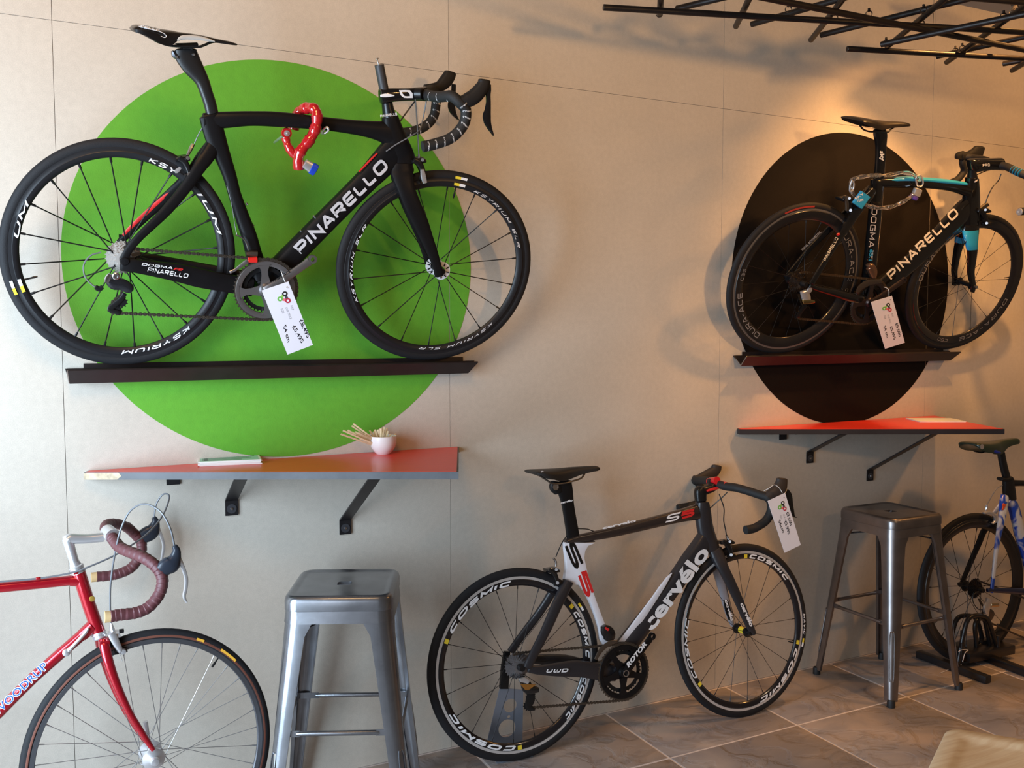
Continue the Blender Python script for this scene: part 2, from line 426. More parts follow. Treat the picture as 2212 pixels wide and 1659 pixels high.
# ================================================================ wall rails (angle irons) under the hung bicycles
m_iron = mat('dark_brown_steel', (.030, .022, .022), .38, metal=.35, noise=.12, nscale=20)
m_ironend = mat('raw_steel_edge', (.35, .31, .28), .35, metal=.8)
def rail(x0, label):
    xa, xb = x0, x0+1.352
    t = Thing('wall_rail', label, 'rail', (xa, 0, 1.40))
    # V of two 4 mm flats, the back one screwed to the wall, the outer ends cut on the skew
    d, zt, zb, th = .083, 1.432, 1.392, .005
    def fl(ya, za, yb, zb_, e0a, e0b, e1a, e1b, mb):
        n = np.array([0, zb_-za, -(yb-ya)]); n = n/np.linalg.norm(n)*th/2
        f = [np.array(p) for p in ((e0a, ya, za), (e1a, ya, za), (e1b, yb, zb_), (e0b, yb, zb_))]
        mb.prism([p+n for p in f], [p-n for p in f])
    mb = MB(); fl(-.004, zt, -.042, zb, xa, xa+.01, xb-.005, xb-.045, mb)
    t.add('back_flange', mb, m_iron)
    mb = MB(); fl(-.042, zb, -d, zt, xa+.01, xa+.005, xb-.047, xb-.026, mb)
    t.add('front_flange', mb, m_iron)
    mb = MB(); mb.abox(xa+.05, -.004, zt-.002, xb-.05, 0, zt+.016); t.add('wall_strip', mb, m_iron)
    mb = MB()
    for (y_a, z_a, y_b, z_b) in ((-.004, zt, -.042, zb), (-.042, zb, -d, zt)):
        xx = xa+.003
        mb.tube([(xx if y_a > -.02 else xx+.006, y_a, z_a), (xx+.006 if y_a > -.02 else xx+.001, y_b, z_b)], .0022, 6)
    t.add('cut_edge', mb, m_ironend, label='bare steel edge at the end of the rail')
    return t
rail(.062, 'dark steel angle rail across the green disc, under the big black bicycle')
rail(2.615, 'dark steel angle rail across the black disc, under the blue-striped bicycle')

# ================================================================ wedge shelves
m_red = mat('red_laminate', (.78, .045, .028), .36, noise=.03, nscale=30, coat=.08)
m_edge = mat('grey_shelf_edge', (.085, .09, .10), .55, noise=.25, nscale=9, bump=.2, bscale=90)
m_edge2 = mat('black_shelf_edge', (.018, .016, .02), .5, noise=.2, nscale=9)
m_brk = mat('black_bracket', (.020, .018, .020), .42, metal=.4, noise=.2, nscale=25)
m_screw = mat('screw_steel', (.62, .62, .64), .25, metal=1)
m_washer = mat('dark_washer', (.075, .075, .085), .4, metal=.5)
def shelf(x0, xr, label, m_e, feet, worn=False):
    z = 1.121; th = .0225
    P = [(x0-.012, -.030), (x0+1.000, -.532), (xr, 0.0), (x0, 0.0)]
    t = Thing('wedge_shelf', label, 'shelf', (x0, 0, z-th))
    mb = MB(); mb.prism([(x, y, z) for x, y in P], [(x, y, z-.0015) for x, y in P])
    ins = [(P[0][0]+.006, P[0][1]+.001), (P[1][0]-.004, P[1][1]+.005), (P[2][0]-.006, P[2][1]-.003), (P[3][0]+.004, P[3][1]-.003)]
    mb = MB(); mb.prism([(x, y, z+.0005) for x, y in ins], [(x, y, z-.002) for x, y in ins])
    t.add('red_top', mb, m_red)
    mb = MB(); mb.prism([(x, y, z-.0005) for x, y in P], [(x, y, z-th) for x, y in P])
    if worn:
        e = t.add('board', mb, m_e)
        # worn bare end of the front edge
        a = np.array([P[0][0], P[0][1], z-.011]); b = np.array([P[1][0], P[1][1], z-.011]); d = b-a
        q = a+d*.088; w = a+d*.0; nn = np.array([d[1], -d[0], 0])/np.linalg.norm(d)*.0007
        mb = MB(); mb.prism([w+nn+(0, 0, -.0112), q+nn+(0, 0, -.0112), q+d*.012+nn+(0, 0, .0), q+d*.004+nn+(0, 0, .0095), w+nn+(0, 0, .0095)], [w+(0, 0, -.0112), q+(0, 0, -.0112), q+d*.012, q+d*.004+(0, 0, .0095), w+(0, 0, .0095)])
        t.add('worn_edge', mb, mat('bare_chipboard', (.50, .40, .27), .7, noise=.3, nscale=60), label='bare worn stretch of the shelf edge')
    else: t.add('board', mb, m_e)
    for (fx, fz, ang, y_out) in feet:
        # flat bar: foot on the wall, slanting arm, tab beneath the board
        w = .020; dx = math.tan(ang)*y_out; zb = z-th; c = MB()
        prof = [(0., fz-.022), (0., fz+.030), (y_out, zb-.004), (y_out+.0, zb)]
        ex = np.array([w, 0, 0])
        for (a, b) in (((0, -.004, fz-.026), (0, -.004, fz+.024)), ((0, -.004, fz+.024), (dx, -y_out, zb-.003))):
            A = np.array(a)+(fx, 0, 0); B = np.array(b)+(fx, 0, 0); d = B-A; d /= np.linalg.norm(d); nn = np.cross(ex/w, d); nn /= np.linalg.norm(nn)
            c.box((A+B)/2, ex, (B-A)/2, nn*.0025)
        c.abox(fx+dx-w, -y_out-.002, zb-.006, fx+dx+w, -.015, zb)
        br = t.add('bracket', c, m_brk)
        if fz < 1.05:
            c = MB(); c.lathe((fx, -.0065, fz-.004), (0, -1, 0), [(.0001, 0), (.0155, 0), (.0155, .002), (.0001, .0022)], 20)
            ws = t.add('washer', c, m_washer, parent=br)
            c = MB(); c.lathe((fx, -.0085, fz-.004), (0, -1, 0), [(.0001, 0), (.0048, 0), (.004, .0025), (.0001, .003)], 12); t.add('screw', c, m_screw, parent=br)
    return t
B1 = [(.538, .970, -.02, .20), (.918, .868, -.02, .36), (.36, 1.085, 0, .10)]
shelf(.115, 1.348, 'red-topped wedge shelf with scuffed grey edge, holding the cup of stirrers', m_edge, B1, worn=True)
B2 = [(3.062, .970, -.02, .20), (3.441, .861, -.02, .36), (2.90, 1.085, 0, .10)]
shelf(2.645, 3.875, 'red-topped wedge shelf with black edge, below the black disc', m_edge2, B2)

# ================================================================ bar stools
m_steel = mat('brushed_gunmetal', (.29, .30, .325), .26, metal=.92, noise=.16, nscale=14, bump=.05, bscale=120)
m_steel2 = mat('dark_gunmetal', (.25, .225, .22), .32, metal=.92, noise=.16, nscale=14, bump=.05, bscale=120)
m_rub = mat('black_rubber', (.012, .012, .013), .6)
def rrect(hx, hy, r, n=6):
    out = []
    for cx, cy, a in ((hx-r, hy-r, 0), (-hx+r, hy-r, 90), (-hx+r, -hy+r, 180), (hx-r, -hy+r, 270)):
        out += [(cx+r*math.cos(math.radians(a+90*i/n)), cy+r*math.sin(math.radians(a+90*i/n))) for i in range(n+1)]
    return out
def stool(c, rot, m, label, sp=.205, kind=0, hs=.155):
    H = .762; t = Thing('bar_stool', label, 'stool', (c[0], c[1], 0))
    cr, sr = math.cos(rot), math.sin(rot)
    W = lambda x, y, z: np.array([c[0]+x*cr-y*sr, c[1]+x*sr+y*cr, z])
    # seat pan: rounded square, rolled edge, shallow dish and a hand slot
    def ring(hx, z, r): return [W(x, y, z) for x, y in rrect(hx, hx, r)]
    R = [ring(hs+.001, H-.045, .042), ring(hs+.001, H-.018, .042), ring(hs-.002, H-.007, .041), ring(hs-.009, H-.001, .036), ring(hs-.017, H, .030), ring(hs-.024, H-.0035, .024), ring(hs-.030, H-.0045, .020)]
    mb = MB(); k = len(R[0]); mb.rings(R, cap=False)
    slot = []   # slot outline with the same number of points
    for x, y in rrect(.022, .020, .009): slot.append(W(x, y, H-.0055))
    mb.rings([R[-1], slot, [p-(0, 0, .008) for p in slot]], cap=False)
    under = [ring(hs-.001, H-.045, .042), ring(hs-.003, H-.02, .04), ring(hs-.03, H-.0075, .02)]
    mb.rings([R[0]]+under, cap=False); mb.rings([under[-1], [p-(0, 0, .008) for p in slot]], cap=False)
    seat = t.add('seat', mb, m, sharp=50)
    # apron below the pan
    mb = MB(); o = [ring(hs-.001, H-.046, .042), ring(hs+.003, H-.082, .044)]; i_ = [ring(hs-.001, H-.082, .042), ring(hs-.004, H-.046, .040)]
    mb.rings([o[0], o[1], i_[0], i_[1]], cap=False, cyc=True); t.add('apron', mb, m, sharp=50)
    # four pressed-sheet legs: rounded angle section that narrows to the foot
    zt = H-.070
    def corner(sx, sy, z):
        f = (zt-z)/zt; o = hs+(sp+.012-hs)*f**1.05
        return sx*o, sy*o
    for sx in (-1, 1):
        for sy in (-1, 1):
            mb = MB(); Rg = []
            for z in (zt+.012, zt, zt-.05, zt-.12, zt-.28, zt-.45, .16, .07, .035, .022):
                x, y = corner(sx, sy, z); f = (zt-z)/zt
                a = .072-.036*min(1, max(f, 0))**.8; r = .042-.022*max(f, 0)
                a = max(a, r+.008)
                if f < .05: a += .020*(1-max(f, 0)/.05)**2
                th = .0022
                path = [(0, a)] + [(r-r*math.cos(q), r-r*math.sin(q)) for q in np.linspace(0, PI/2, 6)] + [(a, 0)]
                inn = [(th*3, a)] + [(r+.001-(r-th)*math.cos(q)+.0, r+.001-(r-th)*math.sin(q)) for q in np.linspace(0, PI/2, 6)] + [(a, th*3)]
                lip = [(.013, a-.001), (.013, a-.004)]
                pts = path+[(a, .012), (a-.004, .012)]+[(a-.006, .004)]+inn[::-1][1:-1]+[(.004, a-.006), (.012, a-.004), (.012, a)]
                Rg.append([W(x-sx*p, y-sy*q, z) for p, q in pts])
            mb.rings(Rg)
            lg = t.add('leg', mb, m, sharp=35)
            # pressed rib low on the rounded corner
            mb = MB(); pts = []
            for z in (.30, .285, .12, .105):
                x, y = corner(sx, sy, z); f = (zt-z)/zt; r = .042-.022*f; q = r*(1-math.cos(PI/4))
                pts.append((x-sx*q, y-sy*q, z))
            ex = np.array([sx, -sy, 0])*.009/1.414; P3 = []
            for s_ in (1, -1):
                P3 += [W(p[0]+s_*ex[0], p[1]+s_*ex[1], p[2]) for p in (pts[1:3] if s_ == 1 else pts[1:3][::-1])]
                e = pts[3] if s_ == 1 else pts[0]; P3.append(W(*e))
            mb.tube(P3, .0022, 6, smooth=3, cyc=True); t.add('pressed_rib', mb, m, parent=lg)
            mb = MB(); x, y = corner(sx, sy, .02); q = .010
            mb.tube([W(x-sx*q, y-sy*q, .030), W(x-sx*q, y-sy*q, .022), W(x-sx*q, y-sy*q, .0)], [.014, .0165, .0165], 12); t.add('rubber_foot', mb, m_rub, parent=lg)
    # foot rails with flattened ends, front/back lower than the sides
    for k_, (ax, s_, z) in enumerate((('x', -1, .355), ('x', 1, .325), ('y', -1, .335), ('y', 1, .335))):
        if kind: z = (.315, .335, .325, .325)[k_]
        x, y = corner(1, 1, z); off = x-.012; L = x-.040
        e = lambda u: W(u, s_*off, z) if ax == 'x' else W(s_*off, u, z)
        mb = MB(); mb.tube([e(-L+.028), e(-L+.04), e(L-.04), e(L-.028)], [.0055, .0078, .0078, .0055], 10)
        d = (e(1)-e(0)); o_ = (W(0, 1, z)-W(0, 0, z)) if ax == 'x' else (W(1, 0, z)-W(0, 0, z))
        for sg in (-1, 1): mb.box(e(sg*(L-.004)), d*.034, o_*.0016, (0, 0, .0095))
        t.add('foot_rail', mb, m)
    # cross braces beneath the seat
    mb = MB(); a, z = .14, H-.098
    for p, q in (((-a, -a), (a, a)), ((-a, a), (a, -a))):
        A, B = W(p[0], p[1], z-.02), W(q[0], q[1], z-.02); M_ = (A+B)/2+(0, 0, .03); d = (B-A)/np.linalg.norm(B-A); n = np.cross(d, (0, 0, 1))
        for s0, s1 in ((A, M_), (M_, B)): mb.box((s0+s1)/2, (s1-s0)/2, n*.009, (0, 0, .0018))
    t.add('cross_brace', mb, m_brk)
    return t
stool((.826, -.300), math.radians(-24.5), m_steel, 'brushed steel bar stool below the scuffed wedge shelf, beside the red bicycle', sp=.212, hs=.161)
stool((3.268, -.276), math.radians(0), m_steel2, 'dark steel bar stool in the corner between the black-and-white bicycle and the blue one', kind=1)

# ================================================================ hanging lattice of black rods
m_rod = mat('black_rod', (.014, .010, .009), .42, metal=.3, noise=.2, nscale=30)
Zr = Zc(1280, 0, .4213)
def rod_pts(*p): return Zr(*p)
RODS = [  # two picture points, height
 ((55, 38), (2212, 165), 2.60, -.0, 2.2), ((1305, 250), (2212, 300), 2.60, -.0, .8),
 ((345, 75), (353, -60), 2.622, 0, .5), ((430, 45), (640, -5), 2.643, 0, .9),
 ((735, 135), (800, 0), 2.625, 0, .7), ((815, 125), (1250, 0), 2.645, 0, .4),
 ((920, -4), (2212, 255), 2.578, .3, .7), ((1120, 205), (1280, 0), 2.622, 0, .5),
 ((1170, 180), (1900, 0), 2.640, 0, .3), ((1480, 228), (2200, 75), 2.555, 0, .5),
 ((1510, 240), (1800, 0), 2.622, 0, .4), ((1765, 290), (2212, 190), 2.643, 0, .8),
 ((1815, 320), (2212, 35), 2.622, 0, .5), ((2105, 328), (2212, 308), 2.643, 0, .9), ((2150, 362), (2212, 325), 2.622, 0, .9),
 ((1850, -20), (2260, 15), 2.60, .4, .6),
]
for i, (a, b, z, e0, e1) in enumerate(RODS):
    (p,), (q,) = Zr(a), Zr(b)
    A, B = at(*p, 2, z), at(*q, 2, z); d = B-A; L = np.linalg.norm(d); u = d/L
    A = A-u*e0; B = B+u*e1
    mb = MB(); mb.tube([A, A+u*.001, B], [.0095, .0105, .0105], 12)
    base = (A+B)/2
    nth = ('first', 'second', 'third', 'fourth', 'fifth', 'sixth')
    fB, fC = (2, 4, 7, 10, 12, 14), (3, 5, 8, 9, 11, 13)
    lab = ('black rod pointing out of the lattice towards the room, %s tip from the left' % nth[fB.index(i)]) if i in fB else \
          ('black rod slanting up to the right in the lattice, %s tip from the left' % nth[fC.index(i)]) if i in fC else \
          {0: 'long black rod reaching furthest left out of the hanging lattice', 1: 'lowest long black rod of the lattice, above the blue-striped bicycle bars',
           6: 'long black rod crossing the lattice from the top edge down to the right', 15: 'topmost black rod of the lattice, along the upper edge'}[i]
    solo('lattice_rod', mb, m_rod, lab, 'rod', base, group='rods of the hanging lattice')
# fixings: wire, clamp and clear glass bulb hanging in the lattice
c0 = at(2010, 68, 2, 2.60)
mb = MB(); mb.tube([at(2016, 50, 2, 2.605), at(2016, 50, 2, 2.605)+(0, 0, 1.2)], .0012, 6)
solo('hanging_wire', mb, mat('steel_wire', (.5, .45, .4), .3, metal=1), 'thin steel wire holding up the black rod lattice', 'wire', at(2016, 50, 2, 2.605))
mb = MB(); mb.lathe(c0, (0, 0, 1), [(.0005, -.016), (.009, -.013), (.0125, -.004), (.011, .006), (.005, .014), (.0005, .016)], 16)
solo('wire_clamp', mb, mat('shiny_clamp', (.75, .68, .6), .12, metal=1), 'small shiny clamp where the wire meets the black rods', 'clamp', c0)
RB_ = [at(1617, 0, 2, 2.62)-at(1590, 57, 2, 2.62)]
for (px, py, z, s) in ((1424, 30, 2.611, 0), (1995, 22, 2.611, 0), (1703, 20, 2.63, 0), (1914, 92, 2.62, 1), (2079, 104, 2.62, 1), (2125, 92, 2.62, 1), (2168, 35, 2.62, 1), (2064, 110, 2.62, 1), (1990, 50, 2.62, 1), (1803, 38, 2.62, 1), (1877, 30, 2.62, 1)):
    c = at(px, py, 2, z); mb = MB(); mb.lathe(c, (RB_)[0], [(.0112, -.004), (.0120, 0), (.0112, .004), (.0100, .004), (.0100, -.004)], 14, cyc=True)
    mb.box(c+(0, 0, .013), (.003, 0, 0), (0, .003, 0), (0, 0, .006))
    solo('rod_clip', mb, m_rod, 'small black clip tying two lattice rods together', 'clip', c, group='clips on the lattice rods')
# clear lamp beside the lattice at the frame's corner
lc = at(2192, 22, 2, 2.64)
lt = Thing('lattice_lamp', 'small lamp in a dark holder among the rods, upper right corner', 'lamp', lc)
mb = MB(); mb.lathe(lc, (0, 0, 1), [(.0005, -.022), (.012, -.018), (.018, -.006), (.014, .01), (.008, .018)], 18)
mg = mat('clear_glass', (1, .95, .9), .02, trans=1.0)
lt.add('bulb', mb, mg)
mb = MB(); mb.lathe(lc, (0, 0, 1), [(.011, .014), (.013, .02), (.013, .045), (.005, .05)], 18); lt.add('lamp_holder', mb, m_rod)
# pale panel piece seen above the lattice
mb = MB(); pp = [at(2062, 8, 2, 2.9), at(2180, 34, 2, 2.9), at(2260, 30, 2, 2.9), at(2230, -40, 2, 2.9), at(2080, -30, 2, 2.9)]
mb.prism(pp, [p+(0, 0, .012) for p in pp])
solo('ceiling_baffle', mb, mat('grey_baffle', (.32, .29, .26), .8), 'grey flat baffle above the rods at the upper right corner', 'panel', pp[0])

# ================================================================ things on the shelves
ZS = 1.1217
m_paper = mat('white_paper', (.80, .80, .78), .7)
m_mint = mat('mint_print', (.38, .66, .55), .7); m_ink = mat('dark_ink', (.03, .03, .035), .7); m_pinkp = mat('pink_print', (.75, .45, .48), .7)
def flyer(i, c, rot, w, h, z, printed, label, group):
    cr, sr = math.cos(rot), math.sin(rot); X = np.array([cr, sr, 0]); Y = np.array([-sr, cr, 0]); c = np.array([c[0], c[1], z])
    mb = MB(); mb.box(c+(0, 0, .0011), X*w/2, Y*h/2, (0, 0, .0011))
    t = Thing('flyer', label, 'leaflet', c, group); t.add('sheet', mb, m_paper)
    if printed:
        mb = MB(); top = c+(0, 0, .0023)
        mb.box(top, X*w*.47, Y*h*.44, (0, 0, .0001)); t.add('print', mb, m_mint, label='pale green printed face')
        mb = MB(); top = c+(0, 0, .0025)
        put_text(mb, 'CYCLE COACHING' if printed == 1 else 'CYCLING', lambda u, v: top+X*w*(-.44+.85*u)+Y*h*(.26+.13*v), bold=.02)
        for r_ in range(6):
            L = random.uniform(.25, .42); mb.box(top+X*w*(-.44+L)+Y*h*(.16-r_*.1), X*w*L, Y*h*.012, (0, 0, .0001))
        for r_ in range(3): mb.box(top+X*w*(-.38)+Y*h*(.10-r_*.2), X*w*.03, Y*h*.035, (0, 0, .0001))
        t.add('lettering', mb, m_ink)
fa = at(446, 1014, 2, ZS); fb = at(566, 1008, 2, ZS); fcx = at(437, 990, 2, ZS); fd = at(532, 986, 2, ZS)
fc_ = (fa+fb+fcx+fd)/4; frot = math.atan2((fb-fa)[1], (fb-fa)[0])
for i in range(6):
    flyer(i, fc_[:2]+np.array([random.uniform(-.004, .004), random.uniform(-.003, .003)]), frot+random.uniform(-.03, .03), .19, .115, ZS+i*.0023, 1 if i == 5 else 0,
          'mint and white printed flyer on top of the pile on the scuffed shelf' if i == 5 else 'white sheet edge in the flyer pile on the scuffed shelf', 'flyers in the pile on the scuffed shelf')
ga = at(2000, 913, 2, ZS); gb = at(2082, 913, 2, ZS); gc = at(1965, 905, 2, ZS); gd = at(2035, 903, 2, ZS)
gcen = (ga+gb+gc+gd)/4; grot = math.atan2((gb-ga)[1], (gb-ga)[0])
for i in range(2):
    flyer(i, gcen[:2]+np.array([.003*i, 0]), grot+.02*i, .21, .15, ZS+i*.0023, 0, 'white sheet of paper lying on the black-edged wedge shelf', 'papers on the black-edged shelf')
# cup
cc = at(828, 984, 2, ZS); cc = at(828, 980, 2, ZS)
s_ = .047
m_china = mat('white_china', (.82, .80, .80), .18, coat=.4)
cup = Thing('cup', 'white china cup full of wooden stirrers on the scuffed shelf', 'cup', cc)
mb = MB(); mb.lathe(cc, (0, 0, 1), [(.0004, .001), (.024, 0), (.030, .006), (.041, .022), (.0455, .040), (.0455, .056), (.0458, .062), (.0442, .062), (.0435, .056), (.0435, .040), (.039, .024), (.029, .010), (.0004, .008)], 40)
cup.add('bowl', mb, m_china)
mb = MB(); hd = np.array([-.3, -.75, 0]); hd = np.array([.35, .93, 0]); P = [cc+hd*.043+(0, 0, .05), cc+hd*.058+(0, 0, .052), cc+hd*.066+(0, 0, .040), cc+hd*.058+(0, 0, .027), cc+hd*.041+(0, 0, .024)]
mb.tube(P, .0035, 8, smooth=4); cup.add('handle', mb, m_china)
m_stick = mat('birch_stirrer', (.72, .55, .33), .6, noise=.12, nscale=80)
Zk = Zc(720, 900, .16274)
STK = [((100, 232), 3), ((130, 185), 2), ((190, 183), 3), ((265, 95), 4), ((245, 122), 4), ((290, 200), 2), ((300, 235), 3), ((480, 182), 2), ((550, 172), 4), ((535, 195), 3), ((590, 172), 3), ((625, 158), 4), ((650, 150), 3), ((680, 140), 5), ((712, 150), 3), ((725, 190), 2), ((765, 232), 2), ((830, 228), 2), ((335, 215), 3), ((425, 235), 2)]
px_n = np.cross(ray(828, 960), (0, 0, 1)); px_n /= np.linalg.norm(px_n)
for i, (tip, wd) in enumerate(STK):
    (tp,) = Zk(tip); base = cc+np.array([random.uniform(-.02, .026), random.uniform(-.018, .018), .009])
    base[0] = cc[0]+(.024 if tip[0] < 450 else (-.004 if tip[0] < 740 else -.022))+random.uniform(-.004, .004)
    T_ = at(*tp, 1, cc[1]+random.uniform(-.025, .02)); d = T_-base; L = np.linalg.norm(d); u = d/L
    side = np.cross(u, ray(*tp)); side /= np.linalg.norm(side); ang = random.uniform(-.7, .7)
    nn = np.cross(u, side); sd = side*math.cos(ang)+nn*math.sin(ang); n3 = np.cross(u, sd)
    mb = MB(); mb.box((base+T_)/2, u*L/2, sd*.0030, n3*.0008)
    solo('stirrer', mb, m_stick, 'flat birch wood stirrer standing in the white cup', 'stirrer', base, group='wooden stirrers in the white cup')

# ================================================================ pale wooden seat at the lower right
m_ash = mat('pale_ash_wood', (.60, .40, .21), .45)
def wood(m):
    nt = m.node_tree; N = nt.nodes; Lk = nt.links; b = N['Principled BSDF']
    tc = N.new('ShaderNodeTexCoord'); mp = N.new('ShaderNodeMapping'); mp.inputs['Rotation'].default_value = (0, 0, .75); mp.inputs['Scale'].default_value = (2.2, 34, 10)
    Lk.new(tc.outputs['Object'], mp.inputs[0]); n = N.new('ShaderNodeTexNoise'); n.inputs['Scale'].default_value = 2.6; n.inputs['Detail'].default_value = 5; n.inputs['Distortion'].default_value = .4
    Lk.new(mp.outputs[0], n.inputs[0]); cr = N.new('ShaderNodeValToRGB'); e = cr.color_ramp.elements
    e[0].position = .3; e[0].color = (.74, .50, .29, 1); e[1].position = .7; e[1].color = (.90, .70, .47, 1)
    Lk.new(n.outputs[0], cr.inputs[0]); Lk.new(cr.outputs[0], b.inputs['Base Color'])
wood(m_ash)
w0 = at(2046, 1570, 2, .45)
dl = at(2010, 1659, 2, .45)-at(2042, 1590, 2, .45); dl /= np.linalg.norm(dl)
dt = at(2212, 1593, 2, .45)-at(2085, 1573, 2, .45); dt /= np.linalg.norm(dt)
ws = Thing('wooden_stool', 'pale ash wood seat with raised rim at the lower right corner', 'stool', (w0+(dl+dt)*.19)*np.array([1, 1, 0]))
def wring(ins, z, r):
    out = []; S = .38
    cor = [(ins, ins), (S-ins, ins), (S-ins, S-ins), (ins, S-ins)]
    for k_, (a, b) in enumerate(cor):
        pa, pb = cor[k_-1], cor[(k_+1) % 4]
        v1 = np.array([pa[0]-a, pa[1]-b], float); v1 /= np.linalg.norm(v1); v2 = np.array([pb[0]-a, pb[1]-b], float); v2 /= np.linalg.norm(v2)
        for i in range(7):
            t = i/6; q = np.array([a, b])+v1*r*(1-t)**2+v2*r*t**2
            p = w0+dt*q[0]+dl*q[1]; out.append(np.array([p[0], p[1], z]))
    return out
mb = MB(); mb.rings([wring(.03, .425, .04), wring(.006, .428, .045), wring(0, .436, .045), wring(.0, .446, .045), wring(.004, .45, .045), wring(.036, .45, .03), wring(.046, .4475, .028), wring(.055, .441, .026), wring(.07, .439, .02), wring(.15, .437, .02)])
ws.add('seat', mb, m_ash, sharp=60)
for a, b in ((.06, .06), (.32, .06), (.06, .32), (.32, .32)):
    p = w0+dt*a+dl*b; q = w0+dt*(a+(a-.19)*.18)+dl*(b+(b-.19)*.18)
    mb = MB(); mb.tube([(p[0], p[1], .428), (q[0], q[1], 0)], [.018, .013], 12); ws.add('leg', mb, m_ash)
# ================================================================ bicycle building kit
m_carbon = mat('matt_black_carbon', (.0075, .007, .0078), .42, noise=.1, nscale=20, spec=.16)
m_gloss = mat('gloss_black', (.007, .007, .008), .14, coat=.5)
m_tyre = mat('black_tyre', (.012, .012, .014), .66, spec=.3, bump=.3, bscale=500)
m_rimb = mat('black_rim', (.012, .012, .014), .42, spec=.35)
m_tape = mat('black_bar_tape', (.010, .010, .011), .7, bump=.4, bscale=300)
m_hood = mat('hood_rubber', (.011, .0105, .011), .62, spec=.3)
m_spk = mat('black_spoke', (.008, .008, .009), .4, metal=.3)
m_sspk = mat('steel_spoke', (.42, .42, .43), .42, metal=1)
m_alu = mat('polished_alloy', (.72, .72, .74), .28, metal=.75)
m_track = mat('machined_brake_track', (.66, .64, .63), .34, metal=.45)
m_crk = mat('anodised_grey', (.30, .285, .29), .34, metal=.85)
m_cog = mat('nickel_cogs', (.60, .56, .52), .36, metal=.55)
m_chain = mat('chain_steel', (.17, .145, .12), .38, metal=.9)
m_white = mat('white_print', (.82, .82, .84), .5)
m_silverp = mat('silver_print', (.60, .58, .60), .4)
m_redp = mat('red_print', (.62, .02, .02), .45)
m_yel = mat('yellow_label', (.80, .62, .04), .5)
m_blk = mat('black_part', (.010, .010, .011), .3, metal=.2)
m_blue = mat('sky_blue_paint', (.02, .31, .60), .3, coat=.5)
m_greyp = mat('grey_print', (.22, .21, .215), .45)
m_cable = mat('black_cable', (.015, .015, .016), .4)
m_gcable = mat('grey_cable', (.20, .21, .23), .35, metal=.3)
m_string = mat('white_string', (.75, .74, .72), .8)

class Wheel:
    def __init__(s, pl, box=None, c=None, r=.334, steer=0.):
        s.pl = pl
        if steer:
            q = Plane(pl.O, 0, 0); ca, sa = math.cos(steer), math.sin(steer)
            q.fw = pl.fw*ca+pl.n*sa; q.n = pl.n*ca-pl.fw*sa; q.up = pl.up; s.pl = q
        pl = s.pl
        if c is not None: s.c = np.array(c); s.rx = s.rz = r; return
        x0, x1, y0, y1 = box
        s.c = pl.P((x0+x1)/2, (y0+y1)/2); s.rx = s.rz = r
        A = np.linspace(0, 2*PI, 72, endpoint=False); t = .0115
        for it in range(12):
            P = [s.c+pl.fw*math.cos(a)*(s.rx-t+t*math.cos(b))+pl.up*math.sin(a)*(s.rz-t+t*math.cos(b))+pl.n*t*math.sin(b) for a in A for b in (0, 1, 2, 4, 5)]
            Q = np.array([seen(p) for p in P])
            a0, a1, b0, b1 = Q[:, 0].min(), Q[:, 0].max(), Q[:, 1].min(), Q[:, 1].max()
            cc = seen(s.c)
            s.c = pl.P(cc[0]+(x0+x1-a0-a1)/2, cc[1]+(y0+y1-b0-b1)/2)
            s.rx *= (x1-x0)/(a1-a0); s.rz *= (y1-y0)/(b1-b0)
    def W(s, a, rf, w=0.):
        return s.c+s.pl.fw*(s.rx*rf*math.cos(a))+s.pl.up*(s.rz*rf*math.sin(a))+s.pl.n*w
    def rev(s, mb, prof, k=96):
        mb.rings([[s.W(a, rf, w) for rf, w in prof] for a in np.linspace(0, 2*PI, k, endpoint=False)], cyc=True); return mb
def spokes(T, wh, par, n, rim_in, mat_, r=.0016, cross=0., ph=0., fl=(-.033, .033), fr=.075, skip=()):
    for i in range(n):
        if i in skip: continue
        a = ph+2*PI*i/n; sd = 1 if i % 2 else -1
        w = fl[0] if sd < 0 else fl[1]
        off = cross*(1 if (i//2) % 2 else -1)
        p = wh.W(a+off, fr, w); q = wh.W(a, rim_in+.012, 0); d = q-p
        mb = MB(); mb.tube([p, p+d*.93, p+d*.94, q], [r, r, r*1.9, r*1.9], 6)
        T.add('spoke', mb, mat_, parent=par)
